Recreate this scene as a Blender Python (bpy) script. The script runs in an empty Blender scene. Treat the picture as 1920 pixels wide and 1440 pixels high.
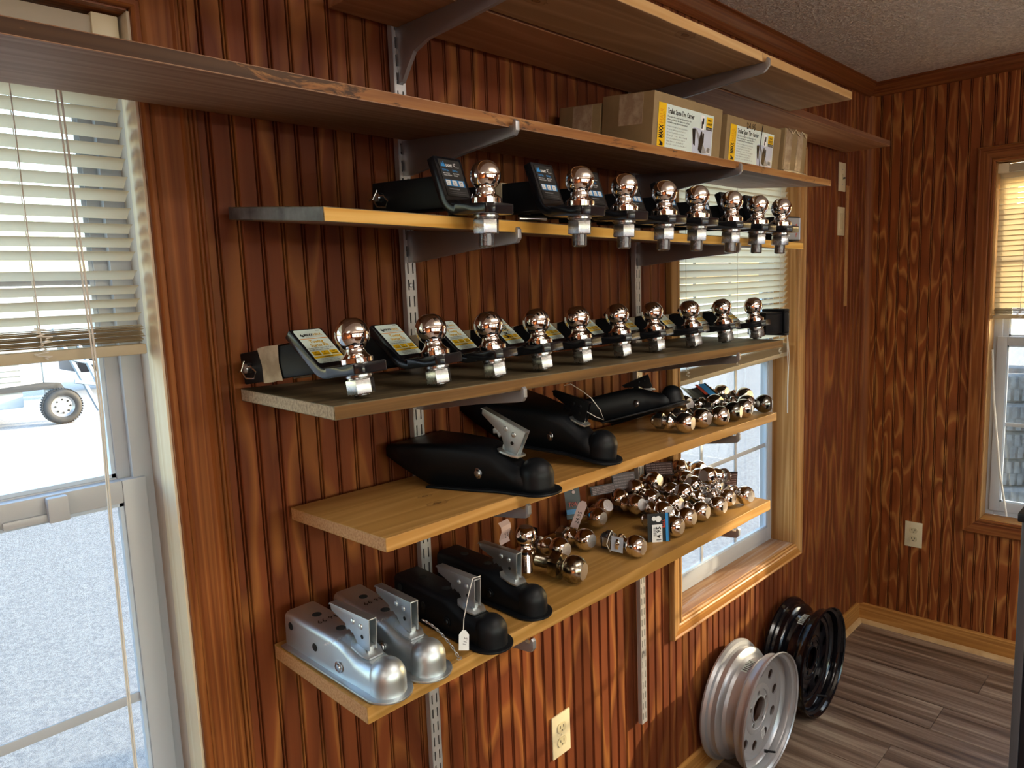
import bpy, bmesh, math, random
from mathutils import Matrix, Vector, noise
random.seed(7)
PI = math.pi
sc = bpy.context.scene
C = sc.collection

# ------------------------------------------------------------------ camera, sky, sun, lights, exposure
def look(f, right, up, fwd, loc):
    cam = bpy.data.cameras.new('camera'); o = bpy.data.objects.new('camera', cam); C.objects.link(o)
    cam.sensor_width = 36; cam.lens = f / 1920 * 36; cam.clip_start = .02; cam.clip_end = 300
    m = Matrix((Vector(right), Vector(up), -Vector(fwd))).transposed().to_4x4(); m.translation = loc
    o.matrix_world = m; sc.camera = o
YAW, PITCH, ROLL = -.798, -.1323, -.0384
cy, sy, cp, sp = math.cos(YAW), math.sin(YAW), math.cos(PITCH), math.sin(PITCH)
fw = Vector((-sy*cp, cy*cp, sp)); r0 = Vector((cy, sy, 0)); u0 = r0.cross(fw)
cr, sr = math.cos(ROLL), math.sin(ROLL)
look(1372.8, cr*r0+sr*u0, -sr*r0+cr*u0, fw, Vector((-3.4927, -1.1622, 1.6371)))

SUN_DIR = Vector((-2.1, 1.0, -.46))
w = bpy.data.worlds.new('sky'); sc.world = w; w.use_nodes = True
nt = w.node_tree; bg = nt.nodes['Background']
sky = nt.nodes.new('ShaderNodeTexSky'); sky.sky_type = 'NISHITA'; sky.sun_disc = False
sky.sun_elevation = math.radians(13); sky.sun_rotation = math.atan2(-SUN_DIR.x, -SUN_DIR.y)
sky.air_density = 1.2; sky.dust_density = 1.5
nt.links.new(sky.outputs[0], bg.inputs[0]); bg.inputs[1].default_value = 1.0
sun = bpy.data.lights.new('sun', 'SUN'); so = bpy.data.objects.new('sun', sun); C.objects.link(so)
sun.energy = 9.5; sun.angle = math.radians(.8); sun.color = (1, .76, .48)
so.rotation_euler = SUN_DIR.to_track_quat('-Z', 'Y').to_euler()
sc.view_settings.view_transform = 'Standard'; sc.view_settings.look = 'None'
sc.view_settings.gamma = 1; sc.view_settings.use_curve_mapping = False
sc.view_settings.exposure = 0.72
LAMP_W = 6.5; LAMP_FILL = 18.0
sc.cycles.max_bounces = 7; sc.cycles.transparent_max_bounces = 12
sc.cycles.diffuse_bounces = 4; sc.cycles.glossy_bounces = 4; sc.cycles.transmission_bounces = 4
sc.cycles.caustics_reflective = False; sc.cycles.caustics_refractive = False
sc.cycles.sample_clamp_indirect = 6

# ------------------------------------------------------------------ materials
def S(h):   # sRGB hex -> linear
    h = h.lstrip('#'); v = [int(h[i:i+2], 16)/255 for i in (0, 2, 4)]
    return tuple(c/12.92 if c <= .04045 else ((c+.055)/1.055)**2.4 for c in v) + (1,)
def mat(name):
    m = bpy.data.materials.new(name); m.use_nodes = True
    return m, m.node_tree, m.node_tree.nodes['Principled BSDF']
def node(nt, t, **k):
    n = nt.nodes.new(t)
    for a, b in k.items():
        if a.startswith('i_'): n.inputs[int(a[2:]) if a[2:].isdigit() else a[2:]].default_value = b
        else: setattr(n, a, b)
    return n
def ramp(nt, src, pts):
    r = nt.nodes.new('ShaderNodeValToRGB'); e = r.color_ramp.elements
    while len(e) < len(pts): e.new(.5)
    for x, (p, c) in zip(e, pts): x.position = p; x.color = c
    nt.links.new(src, r.inputs[0]); return r.outputs[0]
def coords(nt, scale, world=False):
    mp = node(nt, 'ShaderNodeMapping'); mp.inputs['Scale'].default_value = scale
    if world: g = node(nt, 'ShaderNodeNewGeometry'); nt.links.new(g.outputs['Position'], mp.inputs[0])
    else: g = node(nt, 'ShaderNodeTexCoord'); nt.links.new(g.outputs['Object'], mp.inputs[0])
    return mp.outputs[0]
def nz(nt, vec, scale=1, detail=3, rough=.5, dist=0):
    n = node(nt, 'ShaderNodeTexNoise'); nt.links.new(vec, n.inputs['Vector'])
    n.inputs['Scale'].default_value = scale; n.inputs['Detail'].default_value = detail
    n.inputs['Roughness'].default_value = rough; n.inputs['Distortion'].default_value = dist
    return n.outputs[0]
def math_(nt, op, a, b=None):
    n = node(nt, 'ShaderNodeMath', operation=op)
    for i, x in enumerate((a, b)):
        if x is None: continue
        if isinstance(x, (int, float)): n.inputs[i].default_value = x
        else: nt.links.new(x, n.inputs[i])
    return n.outputs[0]
def mixc(nt, f, a, b, mode='MIX'):
    n = node(nt, 'ShaderNodeMix', data_type='RGBA', blend_type=mode)
    for s, x in ((0, f), (6, a), (7, b)):
        if isinstance(x, (int, float, tuple)): n.inputs[s].default_value = x
        else: nt.links.new(x, n.inputs[s])
    return n.outputs[2]
def bump(nt, bs, h, strength=.3, dist=.002):
    b = node(nt, 'ShaderNodeBump'); b.inputs['Strength'].default_value = strength; b.inputs['Distance'].default_value = dist
    nt.links.new(h, b.inputs['Height']); nt.links.new(b.outputs[0], bs.inputs['Normal'])
def wood(name, cols, axis='x', rings=14, across=9, along=.7, rough=.45, world=False, streak=.35, knots=None, spots=(), coat=0, stain=None, bumps=.12):
    """contour lines of a stretched noise give the cathedral figure; a fine stretched noise gives the pores"""
    m, nt, bs = mat(name)
    a = {'x': (along, across, across), 'y': (across, along, across), 'z': (across, across, along)}[axis]
    v = coords(nt, a, world)
    n = nz(nt, v, 1, 1.5, .45, .15)
    k = math_(nt, 'MULTIPLY', n, rings); fr = math_(nt, 'FRACT', k)
    f2 = {'x': (2.5, 160, 160), 'y': (160, 2.5, 160), 'z': (160, 160, 2.5)}[axis]
    fine = nz(nt, coords(nt, f2, world), 1, 2, .6)
    col = ramp(nt, fr, [(0, S(cols[0])), (.55, S(cols[1])), (.86, S(cols[2])), (1, S(cols[0]))])
    big = nz(nt, coords(nt, tuple(x*.35 for x in a), world), 1, 2)
    col = mixc(nt, math_(nt, 'MULTIPLY', math_(nt, 'SUBTRACT', fine, .38), streak*3), col, S(cols[2]))
    col = mixc(nt, ramp(nt, big, [(.35, (0, 0, 0, 1)), (.7, (.6, .6, .6, 1))]), col, S(cols[1]))
    if stain:
        sn = nz(nt, coords(nt, (9, 45, 45) if len(stain) > 3 else tuple(x*stain[1] for x in a), world), 1, 5, .7, .6)
        if len(stain) > 3:      # an old dark stain that fades out along the board
            sx = node(nt, 'ShaderNodeSeparateXYZ'); nt.links.new(coords(nt, (1, 1, 1), world), sx.inputs[0])
            mr = node(nt, 'ShaderNodeMapRange'); nt.links.new(sx.outputs[0], mr.inputs[0]); mr.inputs[1].default_value = stain[3]; mr.inputs[2].default_value = stain[4]; mr.inputs[3].default_value = .40; mr.inputs[4].default_value = -.03
            sn = math_(nt, 'ADD', sn, mr.outputs[0])
        col = mixc(nt, ramp(nt, sn, [(stain[2], (0, 0, 0, 1)), (stain[2]+.08, (.85, .85, .85, 1))]), col, S(stain[0]))
    if knots:
        vo = node(nt, 'ShaderNodeTexVoronoi'); 
        nt.links.new(coords(nt, {'x': (2.2, 7, 0), 'y': (7, 2.2, 0), 'z': (7, 7, 2.2)}[axis], world), vo.inputs['Vector']); vo.inputs['Scale'].default_value = 1
        kk = ramp(nt, vo.outputs['Distance'], [(.045, (1, 1, 1, 1)), (.075, (.35, .35, .35, 1)), (.14, (0, 0, 0, 1))])
        col = mixc(nt, kk, col, S(knots))
    for (kx, ky, kr) in spots:      # single knots at known places on the board
        mp = node(nt, 'ShaderNodeMapping'); g = node(nt, 'ShaderNodeTexCoord'); nt.links.new(g.outputs['Object'], mp.inputs[0])
        mp.inputs['Location'].default_value = (-kx/kr/1.8, -ky/kr, 0); mp.inputs['Scale'].default_value = (1/kr/1.8, 1/kr, 0)
        ln = node(nt, 'ShaderNodeVectorMath', operation='LENGTH'); nt.links.new(mp.outputs[0], ln.inputs[0])
        dd = math_(nt, 'ADD', ln.outputs['Value'], math_(nt, 'MULTIPLY', nz(nt, mp.outputs[0], 2.5, 3), .5))
        rg = math_(nt, 'FRACT', math_(nt, 'MULTIPLY', dd, 2.2))
        col = mixc(nt, ramp(nt, dd, [(.5, (1, 1, 1, 1)), (.62, (.15, .15, .15, 1)), (.95, (.5, .5, .5, 1)), (1, (0, 0, 0, 1))]), col, mixc(nt, rg, S('#5d3c20'), S('#8c6436')))
    nt.links.new(col, bs.inputs['Base Color'])
    bs.inputs['Roughness'].default_value = rough
    bs.inputs['Coat Weight'].default_value = coat; bs.inputs['Coat Roughness'].default_value = .25; bs.inputs['Specular IOR Level'].default_value = .18
    bump(nt, bs, fine, bumps, .0015)
    return m
def plain(name, c, rough=.5, metal=0, spec=.5, nscale=None, namt=.0, c2=None, bmp=0, coat=0, world=False):
    m, nt, bs = mat(name); c = S(c) if isinstance(c, str) else c
    bs.inputs['Base Color'].default_value = c; bs.inputs['Roughness'].default_value = rough
    bs.inputs['Metallic'].default_value = metal; bs.inputs['Specular IOR Level'].default_value = spec
    bs.inputs['Coat Weight'].default_value = coat
    n = nz(nt, coords(nt, (1, 1, 1), world), nscale or 60, 4, .6)
    if c2: nt.links.new(mixc(nt, ramp(nt, n, [(.4, (0, 0, 0, 1)), (.65, (1, 1, 1, 1))]), c, S(c2)), bs.inputs['Base Color'])
    if namt: nt.links.new(math_(nt, 'ADD', math_(nt, 'MULTIPLY', n, namt), rough-namt/2), bs.inputs['Roughness'])
    if bmp: bump(nt, bs, n, bmp, .001)
    return m
M = {}
M['panel'] = wood('stained_beadboard', ('#7b3f20', '#5f2d16', '#99602f'), 'z', 6, 8, 1.6, .5, True, .10, coat=0, bumps=.05)
M['panel_right'] = wood('stained_plywood', ('#8e4c24', '#723919', '#b67a40'), 'z', 8, 13, 2.4, .5, True, .1, coat=0, bumps=.05)
M['trim'] = wood('stained_trim', ('#86491f', '#683515', '#9c6231'), 'z', 8, 26, .5, .5, True, .5)
M['trim_h'] = wood('stained_trim_along', ('#7c4220', '#602f14', '#915a2d'), 'x', 8, 26, .5, .4, True, .5, coat=.12)
M['trim_y'] = wood('stained_trim_deep', ('#7c4220', '#602f14', '#915a2d'), 'y', 8, 26, .5, .4, True, .5, coat=.12)
M['honey'] = wood('honey_trim', ('#b08450', '#9a6e3e', '#c69d68'), 'z', 8, 20, .5, .4, True, .3, knots='#6b3f1c')
M['honey_h'] = wood('honey_trim_along', ('#b07a3c', '#9a6630', '#c89250'), 'x', 8, 20, .5, .4, True, .3)
M['honey_y'] = wood('honey_trim_deep', ('#b07a3c', '#9a6630', '#c89250'), 'y', 8, 20, .5, .4, True, .3)
M['sill'] = wood('worn_sill', ('#b88a5c', '#a57448', '#c9a27a'), 'x', 8, 14, .6, .35, True, .3, stain=('#c3b2a8', 1.1, .5))
M['raw'] = wood('raw_pine', ('#e4d6bb', '#d8c6a6', '#eee4cf'), 'z', 7, 14, .5, .5, True, .2, knots='#7a5a40')
M['pale_h'] = plain('pale_quarter_round', '#c9a877', .5, nscale=14, c2='#b8935f')
M['beige'] = plain('beige_jamb', '#b9aa9c', .5)
M['pine'] = wood('clear_pine_board', ('#b4864a', '#a1743a', '#c4985c'), 'x', 10, 11, .45, .42, False, .18, spots=((.170, -.213, .017), (.186, -.160, .012)), coat=.1)
M['pine2'] = wood('golden_pine_board', ('#ab8045', '#997136', '#bc9156'), 'x', 10, 11, .45, .45, False, .2, knots='#7a5528')
M['weather'] = wood('weathered_board', ('#6d6048', '#574b38', '#7f7056'), 'x', 9, 12, .5, .5, False, .45, stain=('#40382b', .8, .5))
M['edge_weather'] = wood('weathered_edge', ('#6f5130', '#594024', '#85643b'), 'x', 9, 22, .5, .6, False, .6)
M['end_pale'] = plain('sawn_end_grain', '#b8a890', .8, nscale=220, c2='#8f8170', bmp=.6)
M['end_grey'] = plain('grey_painted_end', '#6f6e70', .45, nscale=18, c2='#3a3738')
M['end_pine'] = plain('pine_end_grain', '#c19363', .8, nscale=260, c2='#a57446', bmp=.6)
M['yellow_edge'] = wood('yellow_pine_edge', ('#d6a650', '#c6933e', '#e2b96a'), 'x', 8, 22, .5, .5, False, .3)
M['walnut'] = wood('dark_stained_board', ('#a07c62', '#89664c', '#b18f74'), 'x', 9, 12, .5, .6, False, .3)
M['walnut_edge'] = wood('worn_brown_edge', ('#9a6636', '#7b4e2a', '#b58550'), 'x', 8, 20, .6, .5, False, .5, stain=('#33261f', 1.2, .56, .85, 1.5))
M['rough'] = wood('rough_pine_board', ('#a9865f', '#957450', '#bd9b75'), 'x', 13, 8, .6, .55, False, .25, spots=((1.17, -.354, .022), (.808, -.279, .02)))
M['rough2'] = wood('stained_rough_board', ('#a87a55', '#946644', '#b98c66'), 'x', 9, 12, .6, .6, False, .3, stain=('#6a4028', 1.2, .57))
M['rough_edge'] = wood('pine_board_edge', ('#c39a66', '#b08752', '#d3b07e'), 'x', 8, 26, .6, .5, False, .5)
M['red_edge'] = wood('reddish_board_edge', ('#7d5238', '#694330', '#8f644a'), 'x', 8, 26, .6, .6, False, .5)
M['steel'] = plain('bracket_steel', (.42, .42, .43, 1), .42, .8, nscale=40, namt=.2)
M['zincstd'] = plain('standard_steel', (.56, .55, .54, 1), .45, .55, nscale=60, namt=.2)
M['slot'] = plain('slot_dark', '#15110f', .8)
M['chrome'] = plain('chrome', (.86, .82, .80, 1), .045, 1, nscale=8)
M['chrome_dull'] = plain('dull_nickel', (.50, .46, .38, 1), .2, 1, nscale=45, namt=.25, c2='#6a6252')
M['chrome_dark'] = plain('black_nickel', (.22, .22, .20, 1), .16, 1)
M['stamped'] = plain('stamped_ball_top', (.72, .70, .70, 1), .38, 1, nscale=300, bmp=.9)
M['nut'] = plain('zinc_nut', (.46, .47, .49, 1), .27, 1, nscale=40, namt=.2)
M['zinc'] = plain('zinc_plated_steel', (.58, .63, .66, 1), .44, 1, nscale=14, namt=.22)
M['zinc_h'] = plain('handle_zinc', (.60, .64, .66, 1), .42, 1, nscale=60, namt=.2)
M['black'] = plain('black_powder_coat', (.004, .005, .007, 1), .45, 0, .25, nscale=500, namt=.1, bmp=.05)
M['black_gloss'] = plain('gloss_black_enamel', (.008, .009, .012, 1), .17, 0, .6, nscale=30, bmp=.12)
M['black_hole'] = plain('hole_dark', (.003, .003, .003, 1), .9)
M['cream_wrap'] = plain('cream_paper_wrap', '#b9ac92', .7, nscale=30, c2='#9a8c74', bmp=.5)
M['plastic_wrap'] = plain('yellowed_plastic', '#b9ae84', .25, nscale=60, c2='#8a8060', bmp=.9, coat=.5)
M['wire'] = plain('spring_wire', (.7, .66, .6, 1), .25, 1)
M['string'] = plain('white_string', '#d8d4cc', .8)
M['vinyl'] = plain('white_vinyl', '#b0b5bd', .35, nscale=5)
M['vinyl_blue'] = plain('pale_vinyl_inner', '#bccbdd', .3, nscale=5)
M['rubber'] = plain('tire_rubber', '#1b1c1f', .7, nscale=90, bmp=.3)
M['overexposed'] = plain('overexposed_tire_rubber', '#77797c', .8, nscale=30, c2='#56585c')  # pale copy of the rubber, outdoor glare put into its colour
M['silver'] = plain('silver_wheel_paint', (.46, .47, .49, 1), .33, .5, nscale=40, coat=.1)
M['gloss_wheel'] = plain('gloss_black_wheel', (.004, .004, .006, 1), .13, 0, .45, coat=.1)
M['plate'] = plain('ivory_plastic', '#d8cba6', .35)
M['slotface'] = plain('ivory_socket', '#c9bc96', .35)
M['card'] = plain('brown_cardboard', '#8d7752', .75, nscale=9, c2='#806b49', bmp=.1)
M['card_end'] = plain('shaded_cardboard', '#8d7a5a', .7, nscale=9, c2='#7d6c50')
M['tape'] = plain('packing_tape', '#97826a', .16, nscale=40, c2='#b5a58a', bmp=.5, coat=.6)
M['cabinet'] = plain('dark_cabinet', '#0d1119', .35)
M['cabtrim'] = plain('grey_cabinet_edge', '#5f6268', .35, .6)
M['batten'] = plain('worn_batten', '#b98a56', .6, nscale=25, c2='#a3713e')
for n, c in dict(ink='#141414', white='#e9ecec', yellow='#e8bb12', orange='#d88e22', blue='#2a86c8', grey='#8d9093', paper='#cfe0da', red='#b53a26',
                 pink='#cbb0ac', brownink='#3f2a24', amber='#cfa51c', darkcard='#16181c', bluegrey='#b9c3d4', brown_card='#4a3128', pen='#3c3c50', hotred='#e2443a').items():
    M[n] = plain('print_'+n, c, .4, nscale=4)
# ceiling
m, nt, bs = mat('popcorn_ceiling'); bs.inputs['Roughness'].default_value = .9
v = coords(nt, (1, 1, 1), True); a = nz(nt, v, 78, 3, .6, .3); b = nz(nt, v, 3, 2)
nt.links.new(mixc(nt, ramp(nt, a, [(.35, (0, 0, 0, 1)), (.6, (1, 1, 1, 1))]), S('#c4b5a3'), S('#f0e4d4')), bs.inputs['Base Color'])
bump(nt, bs, ramp(nt, a, [(.42, (0, 0, 0, 1)), (.66, (1, 1, 1, 1))]), 1.0, .008); M['ceil'] = m
# floor planks (each plank object gets its own tone)
m, nt, bs = mat('vinyl_plank'); v = coords(nt, (22, .9, 1), True)
oi = node(nt, 'ShaderNodeObjectInfo')
off = node(nt, 'ShaderNodeVectorMath', operation='ADD'); nt.links.new(v, off.inputs[0])
cx = node(nt, 'ShaderNodeCombineXYZ'); nt.links.new(math_(nt, 'MULTIPLY', oi.outputs['Random'], 40), cx.inputs[0]); nt.links.new(cx.outputs[0], off.inputs[1])
a = nz(nt, off.outputs[0], 1, 4, .65, .3); f = nz(nt, coords(nt, (160, 5, 1), True), 1, 3, .6)
col = ramp(nt, a, [(.30, S('#44352c')), (.43, S('#75604f')), (.55, S('#9c8774')), (.68, S('#c8b59c'))])
col = mixc(nt, math_(nt, 'MULTIPLY', f, .5), col, S('#5c4a3e'))
nt.links.new(col, bs.inputs['Base Color']); bs.inputs['Roughness'].default_value = .42; bump(nt, bs, f, .12, .001); M['plank'] = m
# translucent blind slats
def slat_mat(name, c, tr):
    m, nt, bs = mat(name); bs.inputs['Base Color'].default_value = S(c); bs.inputs['Roughness'].default_value = .45
    t = node(nt, 'ShaderNodeBsdfTranslucent'); t.inputs[0].default_value = S(c)
    mx = node(nt, 'ShaderNodeMixShader'); mx.inputs[0].default_value = tr
    nt.links.new(bs.outputs[0], mx.inputs[1]); nt.links.new(t.outputs[0], mx.inputs[2])
    nt.links.new(mx.outputs[0], nt.nodes['Material Output'].inputs[0]); return m
M['slat'] = slat_mat('cream_vinyl_slat', '#d5c7ad', .42)
M['slat_y'] = slat_mat('sunlit_vinyl_slat', '#c3b596', .18)  # separate slat copy with the yellow of the sunlight put into its colour
# pane and insect screen
m, nt, bs = mat('window_pane'); tr = node(nt, 'ShaderNodeBsdfTransparent'); gl = node(nt, 'ShaderNodeBsdfGlossy'); gl.inputs['Roughness'].default_value = .02
mx = node(nt, 'ShaderNodeMixShader'); fr = node(nt, 'ShaderNodeLayerWeight')
nt.links.new(math_(nt, 'ADD', math_(nt, 'MULTIPLY', math_(nt, 'POWER', fr.outputs['Facing'], 4), .35), .025), mx.inputs[0]); tr.inputs[0].default_value = (.93, .97, 1, 1)
nt.links.new(tr.outputs[0], mx.inputs[1]); nt.links.new(gl.outputs[0], mx.inputs[2]); nt.links.new(mx.outputs[0], nt.nodes['Material Output'].inputs[0]); M['glass'] = m
m, nt, bs = mat('insect_screen'); tr = node(nt, 'ShaderNodeBsdfTransparent'); bs.inputs['Base Color'].default_value = S('#6f7478')
v = node(nt, 'ShaderNodeTexVoronoi'); nt.links.new(coords(nt, (800, 800, 800), True), v.inputs['Vector']); v.inputs['Scale'].default_value = 1
mx = node(nt, 'ShaderNodeMixShader'); nt.links.new(ramp(nt, v.outputs['Distance'], [(.3, (.22, .22, .22, 1)), (.7, (.36, .36, .36, 1))]), mx.inputs[0])
nt.links.new(tr.outputs[0], mx.inputs[1]); nt.links.new(bs.outputs[0], mx.inputs[2]); nt.links.new(mx.outputs[0], nt.nodes['Material Output'].inputs[0]); M['screen'] = m
M['gravel'] = plain('pale_gravel_lot', '#a9a7a6', .9, nscale=38, c2='#858589', bmp=.3, world=True)
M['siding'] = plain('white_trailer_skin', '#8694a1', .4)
M['grass'] = plain('dry_grass', '#b9b38f', .9, nscale=3, c2='#8f8d68', world=True)
def emit(name, c, s):
    m, nt, bs = mat(name); bs.inputs['Emission Color'].default_value = c; bs.inputs['Emission Strength'].default_value = s; return m
M['lamp'] = emit('lamp_diffuser', (1, .93, .84, 1), LAMP_W); M['lamp_fill'] = emit('fill_lamp_diffuser', (1, .93, .84, 1), LAMP_FILL)  # second diffuser belongs to the added fill lamps

# ------------------------------------------------------------------ mesh builder
_txt = {}
def text_data(s, size, bold=0):
    k = (s, bold)
    if k not in _txt:
        cu = bpy.data.curves.new('t', 'FONT'); cu.body = s; cu.size = 1; cu.resolution_u = 1; cu.offset = bold; cu.align_x = 'LEFT'
        o = bpy.data.objects.new('t', cu); C.objects.link(o)
        me = bpy.data.meshes.new_from_object(o.evaluated_get(bpy.context.evaluated_depsgraph_get()))
        _txt[k] = ([v.co.copy() for v in me.vertices], [tuple(p.vertices) for p in me.polygons])
        bpy.data.objects.remove(o); bpy.data.curves.remove(cu); bpy.data.meshes.remove(me)
    return _txt[k]
class MB:
    def __init__(s): s.v = []; s.f = []; s.mi = []; s.mats = []; s.X = Matrix.Identity(4)
    def mi_(s, m):
        if m not in s.mats: s.mats.append(m)
        return s.mats.index(m)
    def add(s, vs, fs, m=None):
        b = len(s.v); i = s.mi_(m) if m else 0
        s.v += [s.X @ Vector(x) for x in vs]; s.f += [tuple(b+j for j in f) for f in fs]; s.mi += [i]*len(fs)
        return s
    def box(s, x0, x1, y0, y1, z0, z1, m=None):
        return s.add([(x, y, z) for x in (x0, x1) for y in (y0, y1) for z in (z0, z1)],
                     [(0, 1, 3, 2), (4, 6, 7, 5), (0, 4, 5, 1), (2, 3, 7, 6), (0, 2, 6, 4), (1, 5, 7, 3)], m)
    def prism(s, pts, a, b, ax='y', m=None):
        """polygon pts extruded along ax from a to b; pts are the two other axes in order"""
        def p(u, v, w): return {'y': (u, w, v), 'x': (w, u, v), 'z': (u, v, w)}[ax]
        n = len(pts); vs = [p(u, v, a) for u, v in pts] + [p(u, v, b) for u, v in pts]
        fs = [(i, (i+1) % n, n+(i+1) % n, n+i) for i in range(n)] + [tuple(range(n))[::-1], tuple(range(n, 2*n))]
        return s.add(vs, fs, m)
    def lathe(s, prof, n=28, ax='z', m=None, org=(0, 0, 0), cap=True):
        vs = []; fs = []; o = Vector(org)
        for r, z in prof:
            for k in range(n):
                a = 2*PI*k/n; c_, s_ = r*math.cos(a), r*math.sin(a)
                vs.append(o + Vector({'z': (c_, s_, z), 'y': (c_, z, -s_), 'x': (z, c_, s_)}[ax]))
        for i in range(len(prof)-1):
            for k in range(n):
                fs.append((i*n+k, i*n+(k+1) % n, (i+1)*n+(k+1) % n, (i+1)*n+k))
        if cap:
            if prof[0][0] > 1e-6: fs.append(tuple(range(n))[::-1])
            if prof[-1][0] > 1e-6: fs.append(tuple((len(prof)-1)*n+k for k in range(n)))
        return s.add(vs, fs, m)
    def tube(s, pts, r, n=6, m=None, closed=False):
        pts = [Vector(p) for p in pts]; vs = []; fs = []; N = len(pts); up = Vector((.13, .31, .94)).normalized()
        for i, p in enumerate(pts):
            a = pts[(i-1) % N] if (closed or i > 0) else p; b = pts[(i+1) % N] if (closed or i < N-1) else p
            t = (b-a).normalized(); x = t.cross(up)
            if x.length < 1e-4: x = t.cross(Vector((1, 0, 0)))
            x.normalize(); y = t.cross(x)
            vs += [p + r*(math.cos(2*PI*k/n)*x + math.sin(2*PI*k/n)*y) for k in range(n)]
        for i in range(N if closed else N-1):
            j = (i+1) % N
            for k in range(n): fs.append((i*n+k, i*n+(k+1) % n, j*n+(k+1) % n, j*n+k))
        if not closed: fs += [tuple(range(n))[::-1], tuple((N-1)*n+k for k in range(n))]
        return s.add(vs, fs, m)
    def text(s, t, u, v, size, m, bold=0, xs=1, rot=0, z=0, w=None):
        """flat lettering in the local XY plane at (u, v); w squeezes it to that width"""
        vs, fs = text_data(t, size, bold)
        if not vs: return s
        if w: xs = w/(max(q.x for q in vs)*size)
        c_, s_ = math.cos(rot), math.sin(rot)
        return s.add([(u+(q.x*size*xs)*c_-(q.y*size)*s_, v+(q.x*size*xs)*s_+(q.y*size)*c_, z) for q in vs], fs, m)
    def rect(s, u0, u1, v0, v1, m, z=0, r=0):
        if r:
            pts = []
            for cx_, cy_, a0 in ((u1-r, v1-r, 0), (u0+r, v1-r, 90), (u0+r, v0+r, 180), (u1-r, v0+r, 270)):
                pts += [(cx_+r*math.cos(math.radians(a0+k*30)), cy_+r*math.sin(math.radians(a0+k*30)), z) for k in range(4)]
            return s.add(pts, [tuple(range(len(pts)))], m)
        return s.add([(u0, v0, z), (u1, v0, z), (u1, v1, z), (u0, v1, z)], [(0, 1, 2, 3)], m)
    def mesh(s, name, m=None, smooth=35, bevel=0):
        me = bpy.data.meshes.new(name); me.from_pydata([tuple(x) for x in s.v], [], s.f)
        ms = s.mats or [m]
        for x in ms: me.materials.append(M[x] if isinstance(x, str) else x)
        if s.mats: me.polygons.foreach_set('material_index', s.mi)
        me.update()
        bm = bmesh.new(); bm.from_mesh(me)
        bmesh.ops.recalc_face_normals(bm, faces=bm.faces)
        if bevel:
            es = [e for e in bm.edges if len(e.link_faces) == 2 and e.calc_face_angle(0) > .5]
            bmesh.ops.bevel(bm, geom=es, offset=bevel, segments=2, profile=.6, affect='EDGES', clamp_overlap=True)
        bm.to_mesh(me); bm.free()
        if smooth:
            me.polygons.foreach_set('use_smooth', [True]*len(me.polygons)); me.set_sharp_from_angle(angle=math.radians(smooth))
        return me
    def build(s, name, m=None, parent=None, loc=None, smooth=35, bevel=0, rot=None):
        return link(name, s.mesh(name, m, smooth, bevel), parent, loc, rot)
def link(name, me, parent=None, loc=None, rot=None):
    o = bpy.data.objects.new(name, me); C.objects.link(o)
    if parent: o.parent = parent
    if loc is not None: o.location = loc
    if rot is not None: o.rotation_euler = rot
    return o
def tag(o, label=None, cat=None, group=None, kind=None):
    if label: o['label'] = label
    if cat: o['category'] = cat
    if group: o['group'] = group
    if kind: o['kind'] = kind
    return o
def thing(name, label, cat, mw=None, group=None):
    o = bpy.data.objects.new(name, None); C.objects.link(o); o.empty_display_size = .02
    if mw is not None: o.matrix_world = mw if isinstance(mw, Matrix) else Matrix.Translation(mw)
    return tag(o, label, cat, group)
def copy_tree(o, label, mw, parent=None, group=None):
    c = o.copy(); C.objects.link(c); c.parent = parent
    if parent is None: c.matrix_world = mw; c['label'] = label
    for ch in list(o.children): copy_tree(ch, None, None, c)
    return c
def T(x, y, z): return Matrix.Translation((x, y, z))
def R(a, ax): return Matrix.Rotation(math.radians(a), 4, ax)
def arc(cx_, cy_, r, a0, a1, n=6): return [(cx_+r*math.cos(math.radians(a0+(a1-a0)*i/n)), cy_+r*math.sin(math.radians(a0+(a1-a0)*i/n))) for i in range(n+1)]

# ------------------------------------------------------------------ room shell
H = 2.4425; XL = -6.2; YF = -3.9
OZ0, OZ1 = .595, 2.05                       # every window opening
W1 = (-3.92, -3.066); W2 = (-1.59, -.757); W3 = (-1.327, -.482)
def struct(o): return tag(o, kind='structure')
def wall_with_holes(name, ax, span, holes, d0, d1, m, top=H, bot=0):
    b = MB(); xs = [span[0]]
    holes = [(h[0]-.0205, h[1]+.0205, (h[2] if len(h) > 2 else OZ0)-.0205, (h[3] if len(h) > 3 else OZ1)+.0185) for h in holes]
    for h in holes: xs += [h[0], h[1]]
    xs.append(span[1])
    def bx(a0, a1, z0, z1):
        b.box(a0, a1, d0, d1, z0, z1) if ax == 'x' else b.box(d0, d1, a0, a1, z0, z1)
    for i in range(0, len(xs), 2): bx(xs[i], xs[i+1], bot, top)
    for h in holes: bx(h[0], h[1], bot, h[2]); bx(h[0], h[1], h[3], top)
    return struct(b.build(name, m, smooth=0))
backwall = wall_with_holes('wall_back', 'x', (XL, 0), [W1, W2], .008, .125, 'slot')
rightwall = wall_with_holes('wall_right', 'y', (YF, .125), [W3], .008, .125, 'slot')
frontwall = wall_with_holes('wall_front', 'x', (XL, 0), [(-5.4, -3.4, .6, 2.1), (-3.2, -2.1, .6, 2.1), (-1.9, -.9, .02, 2.05)], YF-.12, YF, 'panel')
leftwall = wall_with_holes('wall_left', 'y', (YF, 0), [], XL-.1, XL, 'panel')
struct(MB().box(XL-.2, .3, YF-.3, .3, H, H+.1).build('ceiling', 'ceil', smooth=0))
fl = struct(MB().box(XL-.1, .12, YF-.12, .12, -.2, -.004).build('floor', 'slot', smooth=0))
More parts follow.
